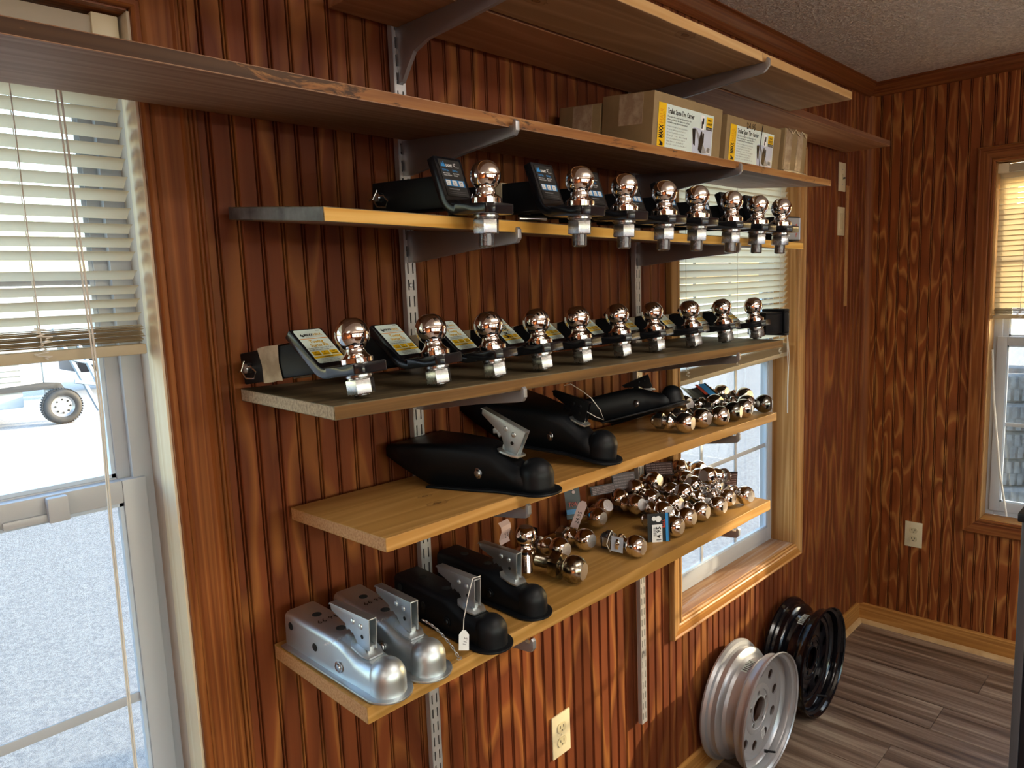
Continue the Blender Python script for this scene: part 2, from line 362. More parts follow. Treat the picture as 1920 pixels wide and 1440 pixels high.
# floor planks, laid front to back
meshes = {}
PW, PL = .182, 1.22
ncol = int(-XL/PW)+1
for i in range(ncol):
    x1 = -i*PW; x0 = max(x1-PW, XL); y = -((i*.47) % 1)*PL + .001
    seg = [(0, y)] if y < -.05 else [(0, y-PL)]
    yy = seg[0][1]
    while yy > YF: seg.append((yy, max(yy-PL, YF))); yy -= PL
    for (ya, yb) in seg:
        L = round(ya-yb, 3)
        k = (round(x1-x0, 3), L)
        if k not in meshes: meshes[k] = MB().prism([(-k[0]+.0006, -.004), (-k[0]+.002, 0), (-.002, 0), (-.0006, -.004)], -L+.0008, -.0008, 'y').mesh('plank', 'plank', 0)
        link('plank', meshes[k], fl, (x1, ya, 0))
# beadboard: every board has its own bead and groove
def bead_profile(w):
    return [(0.0004, 0), (.0014, -.0012), (.0026, -.0012), (.0034, -.0060), (.0046, -.0070), (.0058, -.0060), (.0064, -.0012), (.0078, -.0012), (.0088, -.0066), (.0104, -.0080), (w-.0008, -.0080), (w-.0001, -.0068), (w-.0001, 0)]
def boards(parent, ax, a0, a1, holes, m, pitch, zb=.0, zt=H-.0):
    """vertical boards from a1 towards a0; holes are (lo, hi, z0, z1)"""
    cache = {}; n = int((a1-a0)/pitch)
    for i in range(n):
        hi = a1-i*pitch; lo = hi-pitch; mid = (hi+lo)/2
        zs = [(zb, zt)]
        for h in holes:
            if h[0]-.021 < mid < h[1]+.021: zs = [(zb, h[2]-.0205), (h[3]+.0185, zt)]
        for z0, z1 in zs:
            k = round(z1-z0, 3)
            if k not in cache:
                b = MB(); pr_ = bead_profile(pitch)
                if ax == 'x': b.prism(pr_, 0, k, 'z')
                else: b.prism([(v, -u) for u, v in pr_], 0, k, 'z')
                cache[k] = b.mesh('board', m, 0)
            link('board', cache[k], parent, (lo, .008, z0) if ax == 'x' else (.008, hi, z0))
boards(backwall, 'x', -3.05, 0, [(W2[0], W2[1], OZ0, OZ1)], 'panel', .0385)
boards(backwall, 'x', -6.1, -3.90, [], 'panel', .0385)
boards(rightwall, 'y', -2.6, 0, [(W3[0], W3[1], OZ0, OZ1)], 'panel_right', .042)
for nm, a, b_ in (('panel_above', OZ1+.02, H), ('panel_below', 0, OZ0-.021)):
    MB().box(-3.91, -3.04, 0, .008, a, b_).build(nm, 'panel', backwall, smooth=0)

# crown, corner strip, baseboards
def crown(pts_ax): pass
cs = [(0, 0), (0, -.052), (-.004, -.055), (-.010, -.050), (-.013, -.034), (-.026, -.020), (-.032, -.008), (-.040, -.004), (-.040, 0)]
struct(MB().prism([(y, H+z) for y, z in cs], XL, 0, 'x').build('trim_1', 'trim_h', smooth=30))
struct(MB().prism([(x, H+z) for x, z in cs], YF, 0, 'y').build('trim_2', 'trim_y', smooth=30))
struct(MB().prism([(0, 0), (-.024, 0), (-.022, -.006), (-.006, -.022), (0, -.024)], .09, H-.05, 'z').build('trim_3', 'trim', smooth=30))
bbp = [(0, 0), (0, .092), (-.004, .092), (-.011, .084), (-.012, .07), (-.012, 0)]
qr = [(-.012, 0)] + [(-.012-.017*math.cos(math.radians(a)), .017*math.sin(math.radians(a))) for a in (0, 30, 60, 90)]
o = struct(MB().prism(bbp, XL, 0, 'x').build('baseboard_back', 'honey_h')); MB().prism(qr, XL, 0, 'x').build('quarter_round', 'pale_h', o)
o = struct(MB().prism(bbp, YF, 0, 'y').build('baseboard_right', 'honey_y')); MB().prism(qr, YF, 0, 'y').build('quarter_round', 'pale_h', o)

# ------------------------------------------------------------------ windows: local u along the wall, d into the room is -, z up
def casing_profile(w):      # across the trim from the opening outwards, d is towards the room
    return [(0, 0), (0, -.010), (.004, -.014), (.010, -.014), (.013, -.010), (.018, -.013), (.028, -.014), (.040, -.014), (w-.010, -.014), (w-.006, -.018), (w-.002, -.017), (w, -.010), (w, 0)]
def window(idx, u0, u1, ax, case_m, case_mh, jamb_m, jamb_split=None, cw=.055, sillm='sill'):
    def P3(u, d, z): return (u, d, z) if ax == 'x' else (d, u, z)
    def bx(b, a0, a1, d0, d1, z0, z1, m=None):
        return b.box(a0, a1, d0, d1, z0, z1, m) if ax == 'x' else b.box(d0, d1, a0, a1, z0, z1, m)
    b = MB()
    bx(b, u0-.02, u0+.03, .0862, .122, OZ0-.02, OZ1+.018); bx(b, u1-.03, u1+.02, .0862, .122, OZ0-.02, OZ1+.018)
    bx(b, u0+.03, u1-.03, .085, .122, OZ0, OZ0+.028); bx(b, u0+.03, u1-.03, .085, .122, OZ1-.03, OZ1)
    w = struct(b.build('window_%d' % idx, 'vinyl', bevel=.002))
    MID = 1.335
    def sash(name, d, z0, z1, cols, rows):
        b = MB(); a0, a1 = u0+.014, u1-.014; t = .036
        bx(b, a0, a0+t, d, d+.022, z0, z1); bx(b, a1-t, a1, d, d+.022, z0, z1)
        bx(b, a0+t, a1-t, d, d+.022, z0, z0+t+.006); bx(b, a0+t, a1-t, d, d+.022, z1-t, z1)
        s_ = b.build(name, 'vinyl', w, bevel=.002)
        b = MB(); g0, g1, h0, h1 = a0+t, a1-t, z0+t+.006, z1-t
        e = .006
        for q in ((g0, g0+e, h0, h1), (g1-e, g1, h0, h1), (g0, g1, h0, h0+e), (g0, g1, h1-e, h1)): bx(b, q[0], q[1], d+.004, d+.015, q[2], q[3])
        b.build('glazing_bead', 'vinyl_blue', s_, smooth=0)
        for k in range(1, cols): bx(MB(), g0+(g1-g0)*k/cols-.008, g0+(g1-g0)*k/cols+.008, d+.010, d+.0145, h0, h1).build('muntin', 'vinyl', s_, bevel=.001)
        for k in range(1, rows): bx(MB(), g0, g1, d+.0102, d+.0143, h0+(h1-h0)*k/rows-.008, h0+(h1-h0)*k/rows+.008).build('muntin', 'vinyl', s_, bevel=.001)
        bx(MB(), g0, g1, d+.0118, d+.0128, h0, h1).build('pane', 'glass', s_, smooth=0)
        return s_
    sash('upper_sash', .100, MID-.02, OZ1-.025, 3, 2)
    ls = sash('lower_sash', .078, OZ0+.02, MID+.02, 3, 2)
    # insect screen outside the lower sash
    bx(MB(), u0+.03, u1-.03, .1225, .123, OZ0+.03, MID-.01).build('screen', 'screen', w, smooth=0)
    b = MB(); um = (u0+u1)/2
    bx(b, um-.02, um+.02, .060, .078, MID+.0, MID+.014); bx(b, um+.008, um+.05, .056, .066, MID+.002, MID+.01); b.build('sash_lock', 'vinyl', w, bevel=.002)
    ul = u0+.69 if idx == 1 else um
    b = MB(); bx(b, ul-.05, ul+.03, .0715, .079, MID-.018, MID-.006); bx(b, ul+.006, ul+.034, .063, .079, MID-.02, MID+.018); b.build('lift_handle', 'vinyl', w, bevel=.003)
    # jamb boards, sill, casing
    if jamb_split:
        b = MB(); 
        for a, c in ((u0-.02, u0), (u1, u1+.02)): bx(b, a, c, .05, .086, OZ0, OZ1)
        b.build('jamb', 'beige', w, bevel=.001)
        for a, c in ((u0-.02, u0+.001), (u1-.001, u1+.02)): bx(MB(), a, c, -.003, .05, OZ0, OZ1).build('jamb', jamb_m, w, bevel=.001)
        bx(MB(), u0, u1, -.003, .086, OZ1, OZ1+.018).build('head_jamb', 'trim_h', w, bevel=.001)
    else:
        for a, c in ((u0-.02, u0), (u1, u1+.02)): bx(MB(), a, c, -.002, .086, OZ0, OZ1).build('jamb', jamb_m, w, bevel=.001)
        bx(MB(), u0, u1, -.002, .086, OZ1, OZ1+.018).build('head_jamb', jamb_m, w, bevel=.001)
    bx(MB(), u0, u1, -.002, .086, OZ0-.02, OZ0).build('sill', sillm, w, bevel=.001)
    pf = casing_profile(cw)
    def strip(pa, pb, out, m):     # mitred moulding between two inner corners
        b = MB(); n = len(pf)
        va = [P3(pa[0]+(out[0][0])*c_, d, pa[1]+out[0][1]*c_) for c_, d in pf]; vb = [P3(pb[0]+out[1][0]*c_, d, pb[1]+out[1][1]*c_) for c_, d in pf]
        b.add(va+vb, [(i, (i+1) % n, n+(i+1) % n, n+i) for i in range(n)] + [tuple(range(n)), tuple(range(n, 2*n))])
        b.build('casing', m, w, smooth=25)
    g = .003
    strip((u0-g, OZ0-g), (u0-g, OZ1+g), ((-1, -1), (-1, 1)), case_m); strip((u1+g, OZ0-g), (u1+g, OZ1+g), ((1, -1), (1, 1)), case_m)
    strip((u0-g, OZ0-g), (u1+g, OZ0-g), ((-1, -1), (1, -1)), case_mh); strip((u0-g, OZ1+g), (u1+g, OZ1+g), ((-1, 1), (1, 1)), case_mh)
    return w
w1 = window(1, W1[0], W1[1], 'x', 'trim', 'trim_h', 'raw', True, cw=.064)
w2 = window(2, W2[0], W2[1], 'x', 'honey', 'honey_h', 'honey', cw=.055)
w3 = window(3, W3[0], W3[1], 'y', 'trim', 'trim_y', 'honey', cw=.062, sillm='honey_y')
# fluted strip beside the left window casing
b = MB()
for k in range(4): b.prism([(-3.008+k*.0, 0)]*0 or arc(-3.003+k*.007, -.004, .0034, 180, 360, 5), .0, H-.05, 'z')
struct(b.build('trim_4', 'trim', smooth=60))

# ------------------------------------------------------------------ mini blinds
def blind(label, u0, u1, ax, d, z_top, z_stack, z_bot, pitch, tilt_fn, m, sag=0, nstack=11, cords=()):
    root = thing('mini_blind', label, 'window blind', T(0, 0, 0), 'mini blinds in the windows')
    def P3(u, dd, z): return (u, dd, z) if ax == 'x' else (dd, u, z)
    def bx(b, a0, a1, d0, d1, z0, z1): return b.box(a0, a1, d0, d1, z0, z1) if ax == 'x' else b.box(d0, d1, a0, a1, z0, z1)
    bx(MB(), u0-.004, u1+.004, d-.014, d+.014, z_top, z_top+.03).build('head_rail', m, root, bevel=.002)
    bx(MB(), u1-.03, u1+.006, d-.019, d+.019, z_top-.004, z_top+.034).build('end_bracket', 'plate', root, bevel=.002)
    def slat_mesh(t, bend=.0012, u0=u0, u1=u1):
        b = MB(); n = 5; w = .0125; pts = []
        for k in range(n+1):
            s_ = -1+2*k/n; x = s_*w; y = bend*(1-s_*s_)*1.6
            pts.append((x*math.cos(t)-y*math.sin(t), x*math.sin(t)+y*math.cos(t)))
        nu = 6; vs = []
        for j in range(nu+1):
            u = u0+(u1-u0)*j/nu
            vs += [P3(u, d+p[0], p[1]) for p in pts]
        fs = [(j*(n+1)+k, j*(n+1)+k+1, (j+1)*(n+1)+k+1, (j+1)*(n+1)+k) for j in range(nu) for k in range(n)]
        return b.add(vs, fs).mesh('slat', m, 60)
    cache = {}
    z = z_top-.012
    while z > z_stack+.006:
        t = round(tilt_fn(z), 2)
        if t not in cache: cache[t] = slat_mesh(t)
        o = link('slat', cache[t], root, (0, 0, z)); o.rotation_euler = (0, random.uniform(-.0012, .0012), 0) if ax == 'x' else (random.uniform(-.0012, .0012), 0, 0)
        z -= pitch
    cache2 = [slat_mesh(random.uniform(-.06, .06), .0009) for _ in range(3)]
    for k in range(nstack):
        zz = z_bot+.02+(z_stack-z_bot-.02)*k/nstack
        o = link('slat', cache2[k % 3], root, P3(random.uniform(-.003, .003), random.uniform(-.002, .002), zz))
        if ax == 'x': o.rotation_euler = (0, sag, 0); o.location.z += sag*u1
        o.location = Vector(o.location) 
    b = MB(); bx(b, u0-.002, u1+.002, d-.0115, d+.0115, 0, .016); o = b.build('bottom_rail', m, root, bevel=.003); o.location = P3(0, 0, z_bot)
    if ax == 'x': o.rotation_euler = (0, sag, 0); o.location.z += sag*u1
    for cu in cords:
        b = MB()
        b.tube([P3(cu, d-.0135, z_top), P3(cu, d-.0135, z_bot+.02)], .0009, 5); b.tube([P3(cu+.004, d+.0135, z_top), P3(cu+.004, d+.0135, z_bot+.02)], .0009, 5)
        pts = [P3(cu+random.uniform(-.014, .014), d-.014-random.uniform(0, .004), z_bot+.004+(z_stack-z_bot)*k/22) for k in range(22)]
        b.tube(pts, .0011, 5); b.build('ladder_cord', 'string', root)
    return root
bl = blind('cream mini blind half raised over the left window beside the shelves, slats open', W1[0]+.004, W1[1]-.012, 'x', .036, 2.012, 1.602, 1.556, .0229,
      lambda z: -.60 if z > 1.75 else -.52, 'slat', cords=(-3.216, -3.55))
b = MB(); b.tube([(-3.160, .012, 2.0), (-3.157, .004, 1.70), (-3.1545, .002, 1.49), (-3.159, .004, 1.29), (-3.163, .008, .80)], .0015, 6)
b.tube([(-3.166, .012, 2.0), (-3.161, .006, 1.70), (-3.157, .004, 1.49), (-3.161, .006, 1.29), (-3.165, .010, .80)], .0013, 6); b.build('pull_cord', 'string', bl)
bl2 = blind('cream mini blind behind the shelves over the middle window, bunched above a clear pane', W2[0]+.004, W2[1]-.004, 'x', .036, 2.012, 1.385, 1.335, .0215,
      lambda z: -1.08 if z > 1.72 else (-.95 if z > 1.55 else -.72), 'slat', sag=-.03, cords=(-1.50, -1.17, -.84))
b = MB(); b.tube([(-.80, .010, 1.43), (-.806, .006, 1.34), (-.80, .004, 1.28), (-.795, .004, 1.34), (-.80, .010, 1.43)], .0016, 5); b.tube([(-.80, .004, 1.30), (-.804, .004, 1.22), (-.802, .004, 1.12)], .0022, 5); b.build('pull_cord', 'string', bl2)
bl3 = blind('sunlit yellow mini blind on the window in the right wall, lower slats closed', W3[0]+.004, W3[1]-.006, 'y', .036, 2.012, 1.475, 1.432, .0205,
      lambda z: -.80 if z > 1.86 else -1.25, 'slat_y', cords=(-.58, -.95))
MB().tube([(.035, -.489, 1.305), (.020, -.505, 1.10), (.012, -.54, .80), (.020, -.571, .615)], .004, 8).build('tilt_wand', 'string', bl3)

# ------------------------------------------------------------------ shelf standards and brackets
XS1, XS2 = -2.5927, -1.8197
def standard(x, z0, z1, label):
    root = thing('shelf_standard', label, 'shelf standard', T(x, -.008, z0), 'slotted steel shelf standards')
    h = z1-z0; b = MB(); d = -.013
    for a, c in ((-.0125, -.0075), (-.0045, .0045), (.0075, .0125)): b.box(a, c, d, d+.0016, 0, h)
    n = int(h/.032)
    for k in range(n+1):
        z = k*.032; 
        for a, c in ((-.0075, -.0045), (.0045, .0075)): b.box(a, c, d, d+.0016, z, min(z+.0115, h))
    for s_ in (-1, 1): b.box(s_*.0125-.0008, s_*.0125+.0008, d, 0, 0, h)
    b.build('channel', 'zincstd', root, smooth=0)
    MB().box(-.012, .012, -.003, -.001, 0, h).build('dark_backing', 'slot', root, smooth=0)  # dark strip stands in for the shade inside the channel
    for z in (h*.12, h*.36, h*.72):
        MB().lathe([(.0048, 0), (.0042, -.0016), (.002, -.0022)], 14, 'y', None, (0, d, 0)).build('screw', 'steel', root, (0, 0, z))
    return root
standard(XS1, .25, 2.19, 'long slotted steel standard on the wall left of the middle of the shelves')
standard(XS2, .356, 2.19, 'slotted steel standard ending low on the wall beside the middle window')
def bracket(x, z, ln, label, hh=.060, tip=.018, drop=.0, curved=False):
    root = thing('shelf_bracket', label, 'shelf bracket', T(x, -.021, z), 'steel shelf brackets')
    yt = -(ln-.021)
    if curved: under = [(0, -.10), (-.012, -.098), (-.03, -.075), (-.05, -.052), (-.09, -.040), (yt*.55, -.034), (yt+.004, -.022)]
    else: under = [(0, -hh), (-.02, -hh), (yt*.6, -hh*.55), (yt+.006, -tip)]
    pts = [(0, 0)] + under + [(yt-.004, -tip+.002), (yt-.010, -.008), (yt-.010, .006), (yt-.006, .010), (yt-.003, .006), (yt-.002, 0)]
    b = MB(); b.prism([(y, zz+drop*(y/yt)) for y, zz in pts], -.0045, .0045, 'x')
    b.build('arm', 'steel', root, smooth=20, bevel=.0008)
    b = MB()
    for zz in (-.012, -.045 if not curved else -.085): b.box(-.004, .004, -.001, .012, zz-.006, zz+.006)
    b.build('hook', 'steel', root, bevel=.0005)
    return root
SH = {  # front top z at left end, x left, front z change to the right end, x right, back z, thickness
 '3': (1.7521, -2.9499, -.0233, -1.403, 1.7786, .0201), '4': (1.4842, -2.9552, -.0211, -1.5296, 1.4896, .0203),
 '5': (1.2762, -2.884, -.0101, -1.5656, 1.2723, .0219), '6': (1.0318, -2.9351, -.007, -1.6008, 1.0416, .0262)}
DEP = .2742; YB = -.022
def shz(k, x, y):
    zf, xl, dz, xr, zb, t = SH[k]
    return zf+dz*(x-xl)/(xr-xl)+(zb-zf)*(y-YB+DEP)/DEP
names = {'3': 'second usable shelf, holding the black labelled hitches', '4': 'dark weathered shelf of yellow labelled hitches', '5': 'pine shelf of large black couplers', '6': 'lowest pine shelf'}
for k in '3456':
    t = SH[k][5]
    for x, side in ((XS1, 'left'), (XS2, 'right')):
        zf = shz(k, x, -.30)-t-.001; zb = shz(k, x, -.03)-t-.001
        bracket(x, zb, .306, 'steel bracket on the %s standard under the %s' % (side, names[k]), drop=zf-zb)
for x, side in ((XS1, 'left'), (XS2, 'right')):
    bracket(x, 1.918, .310, 'steel bracket on the %s standard under the long dark board' % side, drop=-.021, hh=.064)
    bracket(x, 2.121, .376, 'curved steel bracket on the %s standard under the top boards' % side, curved=True)

# ------------------------------------------------------------------ shelf boards
def board(label, xl, xr, yf, yb, zf, zb, dz, t, mtop, medge, mend, name='shelf_board', skew=0, mbot=None, chip=0):
    root = tag(bpy.data.objects.new(name, None), label, 'shelf board'); 
    n = 24; b = MB(); X = lambda j: (xr-xl)*j/n
    rnd = random.Random(hash(label) % 1000 if False else len(label))
    vs = []
    for j in range(n+1):
        w = rnd.uniform(-.0006, .0006); e = rnd.uniform(-.0008, .0008)
        x = X(j); f = dz*j/n
        vs += [(x, yf+w, zf+f-zf), (x, yb, zb+f-zf), (x, yb, zb+f-t-zf), (x, yf+w+e, f-t)]
    fs = []; 
    b.v = [Vector(v) for v in vs]; mi = [b.mi_(q) for q in (mtop, medge, mend, mbot or mtop)]
    for j in range(n):
        a, c = 4*j, 4*(j+1)
        for fidx, mm in (((a, c, c+1, a+1), mi[0]), ((a+1, c+1, c+2, a+2), mi[3]), ((a+2, c+2, c+3, a+3), mi[3]), ((a+3, c+3, c, a), mi[1])): b.f.append(fidx); b.mi.append(mm)
    b.f += [(0, 1, 2, 3), (4*n+3, 4*n+2, 4*n+1, 4*n)]; b.mi += [mi[2], mi[2]]
    bpy.data.objects.remove(root)
    o = b.build(name, None, None, (xl, 0, zf), smooth=0, bevel=.0012)
    return tag(o, label, 'shelf board', 'boards of the wall shelves')
z3, z4, z5, z6 = (SH[k] for k in '3456')
board('yellow edged pine board with a grey painted left end, under the black labelled hitches', z3[1], z3[3], YB-DEP, YB, z3[0], z3[4], z3[2], z3[5], 'weather', 'yellow_edge', 'end_grey', mbot='walnut')
board('weathered grey brown board under the row of yellow labelled hitches', z4[1], z4[3], YB-DEP, YB, z4[0], z4[4], z4[2], z4[5], 'weather', 'edge_weather', 'end_pale')
board('short pine board with a knot, under the three large black couplers', z5[1], z5[3], YB-DEP, YB, z5[0], z5[4], z5[2], z5[5], 'pine', 'pine', 'end_pine')
board('lowest pine board, holding small couplers and loose hitch balls', z6[1], z6[3], YB-DEP, YB, z6[0], z6[4], z6[2], z6[5], 'pine2', 'pine2', 'end_pine')
board('long dark stained board crossing the left window, carrying the cartons', -4.3, -1.235, -.306, -.022, 1.9125, 1.9385, 0, .018, 'walnut', 'walnut_edge', 'walnut_edge', mbot='walnut')
board('front pine board of the top shelf, left of its joint', -3.3, -1.829, -.373, -.196, 2.1425, 2.144, 0, .0215, 'rough', 'rough_edge', 'rough')
board('front pine board of the top shelf, with the rounded right end', -1.827, -1.272, -.373, -.196, 2.1425, 2.144, 0, .0215, 'rough', 'rough_edge', 'rough')
board('back board of the top shelf, sticking out furthest towards the corner', -2.74, -.342, -.190, -.022, 2.1415, 2.143, 0, .0205, 'rough2', 'red_edge', 'rough2')

# ------------------------------------------------------------------ hitch ball shapes
def ball_profile(Rb, zc, neck, flange_r, fl_h, z_neck):
    a0 = math.asin(neck/Rb)
    pr_ = [(flange_r-.001, 0), (flange_r, .001), (flange_r, fl_h-.001), (flange_r-.001, fl_h)]
    pr_ += [(neck+(flange_r-.002-neck)*(1-s_)**2.2, fl_h+(z_neck-fl_h)*s_) for s_ in (0, .2, .4, .6, .8, 1)]
    a1 = math.radians(158)
    pr_ += [(Rb*math.sin(a0+(a1-a0)*i/16), zc-Rb*math.cos(a0+(a1-a0)*i/16)) for i in range(17)]
    return pr_
def hex_prism(b, R_, z0, z1, m=None):
    pts = [(R_*math.cos(PI/3*k), R_*math.sin(PI/3*k)) for k in range(6)]
    return b.prism(pts, z0, z1, 'z', m)
ball_me = {}
for nm, Rb, zc in (('two_inch', .0254, .0425), ('small', .0238, .0425)):
    pf = ball_profile(Rb, zc, .0142, .0248, .0085, zc-Rb*math.cos(math.asin(.0142/Rb)))
    ball_me[nm] = MB().lathe(pf, 36).mesh('hitch_ball', 'chrome', 28)
pf = [(.0238, 0), (.0248, .001), (.0248, .008), (.0235, .010), (.018, .016), (.0150, .019), (.0150, .030), (.0145, .0235+.0)]
pf = [(.0238, 0), (.0248, .001), (.0248, .0085), (.020, .0125), (.0155, .0155), (.0152, .0215)] + ball_profile(.0238, .0425, .0142, .0248, .0085, .02)[10:]
ball_me['ringed'] = MB().lathe(pf, 36).mesh('hitch_ball', 'chrome', 28)

# ------------------------------------------------------------------ ball mounts (drawbars)
def rounded_strip(path, t, w, n=5):
    """plate of thickness t and width w following a 2-D path (x, z) of its upper surface"""
    vs = []; fs = []; N = len(path)
    for i, (x, z) in enumerate(path):
        a = Vector(path[max(i-1, 0)]); c = Vector(path[min(i+1, N-1)]); d = (c-a).normalized(); nrm = Vector((d.y, -d.x))
        if nrm.y > 0: nrm = -nrm
        q = Vector((x, z))+nrm*t
        hw = w/2
        if i == 0: hw *= .72
        vs += [(x, -hw, z), (x, hw, z), (q.x, hw, q.y), (q.x, -hw, q.y)]
    for i in range(N-1):
        a, c = 4*i, 4*(i+1)
        fs += [(a, a+1, c+1, c), (a+1, a+2, c+2, c+1), (a+2, a+3, c+3, c+2), (a+3, a, c, c+3)]
    fs += [(0, 3, 2, 1), (4*N-4, 4*N-3, 4*N-2, 4*N-1)]
    return vs, fs
def sticker_frame(path_bottom, path_top, w, lift):
    """matrix whose XY plane lies on the plate facing forwards; origin at the lower left of the plate as one reads it"""
    p0 = Vector((path_bottom[0], 0, path_bottom[1])); p1 = Vector((path_top[0], 0, path_top[1]))
    v = (p1-p0).normalized(); u = Vector((0, 1, 0)); n = u.cross(v)
    m = Matrix((u, v, n)).transposed().to_4x4(); m.translation = p0-u*(w/2)+n*lift
    return m
def drawbar_path(bx_, lean, up, rad=.022):
    pts = [(.036, 0), (.026, 0), (0, 0), (bx_+rad*.8, 0)]
    a = 90-lean     # bend from heading -x to heading up and back
    for i in range(7):
        t = math.radians(a*i/6); pts.append((bx_+rad*.8-rad*math.sin(t), rad-rad*math.cos(t)))
    e = pts[-1]; d = (-math.cos(math.radians(a)), math.sin(math.radians(a)))
    pts.append((e[0]+d[0]*up, e[1]+d[1]*up))
    return pts
def yellow_sticker():
    b = MB(); W_, H_ = .054, .072
    b.rect(0, W_, 0, H_, 'paper', 0, .004); z = .0003
    b.text('70067', .041, .0675, .0032, 'ink', .01, z=z)
    b.add([(.006, .0595, z), (.0095, .0645, z), (.0095, .061, z), (.0125, .061, z), (.0125, .0565, z), (.010, .0565, z)], [(0, 1, 2, 3, 4, 5)], 'ink')
    b.text('MAXX', .0135, .0582, .0066, 'ink', .035, z=z, w=.0175); b.text('HAUL', .0315, .0582, .0066, 'amber', .03, z=z, w=.0165)
    b.text('FOR THE LONG HAUL', .0145, .0548, .0026, 'grey', 0, z=z, w=.032)
    b.rect(.0, W_, .0512, .0526, 'orange', z)
    b.text('Towing', .014, .0425, .0085, 'amber', .03, z=z, w=.026); b.text('Starter Kit', .0105, .0345, .0085, 'amber', .03, z=z, w=.034)
    b.text('Comes with 2" Trailer Ball, 2" drop', .003, .0305, .003, 'ink', .01, z=z, w=.047); b.text('Ball Mount, 5/8 Pin & Clip', .003, .0267, .003, 'ink', .01, z=z, w=.036)
    for k, (t1, t2) in enumerate((('2"', 'TOWING BALL'), ('2"', 'DROP'), ('3/4"', 'RISE'))):
        x = .003+k*.0168; b.rect(x, x+.0145, .0155, .0245, 'yellow', z)
        b.text(t1, x+.005, .0207, .0035, 'ink', .02, z=2*z); b.text(t2, x+.002, .0168, .0028, 'ink', .02, z=2*z, w=.0105)
    b.rect(.0, W_, .0100, .0140, 'yellow', z); b.text('CLASS III', .019, .0108, .0034, 'ink', .03, z=2*z, w=.016)
    for k, t in enumerate(('Max Gross Trailer Weight', 'Max Tongue Weight', 'Fits 2" receiver only')): b.text(t, .010, .0072-k*.0030, .0024, 'ink', 0, z=z, w=.034)
    return b
def black_sticker():
    b = MB(); W_, H_ = .050, .062
    b.rect(0, W_, 0, H_, 'ink', 0, .002); z = .0003
    b.add([(.003, .0495, z), (.0065, .0575, z), (.009, .0535, z), (.0105, .0590, z), (.0145, .0495, z)], [(0, 1, 2, 3, 4)], 'blue')
    b.text('LIGHT', .015, .0498, .0062, 'white', .035, z=z, w=.015); b.text('2"', .033, .0520, .0065, 'white', .02, z=z); b.text('2" DROP', .035, .0488, .0026, 'white', 0, z=z)
    b.text('7,500 lbs', .004, .0420, .0048, 'blue', .03, z=z, w=.015); b.text('750 lbs', .027, .0420, .0048, 'blue', .03, z=z, w=.012)
    b.text('MAX GROSS', .004, .0375, .0030, 'white', .01, z=z, w=.015); b.text('TRAILER WEIGHT', .004, .0340, .0030, 'white', .01, z=z, w=.019)
    b.text('MAX TONGUE', .027, .0375, .0030, 'white', .01, z=z, w=.014); b.text('WEIGHT', .027, .0340, .0030, 'white', .01, z=z, w=.010)
    b.rect(.004, W_-.003, .0165, .0275, 'blue', z)
    for k, t in enumerate(('2"', '2"', '3/4"')):
        x = .0045+k*.0145; b.rect(x, x+.010, .0175, .0265, 'white', 2*z); b.text(t, x+.002, .0220, .0034, 'ink', .01, z=3*z); b.text('Ball', x+.002, .0190, .0024, 'ink', .0, z=3*z)
    b.text('TOWING STARTER KIT', .008, .0110, .0028, 'white', .01, z=z, w=.024)
    for k in range(2): b.text('Use with pin and clip in a 2 inch receiver', .005, .0070-k*.0033, .0024, 'grey', 0, z=z, w=.040)
    return b
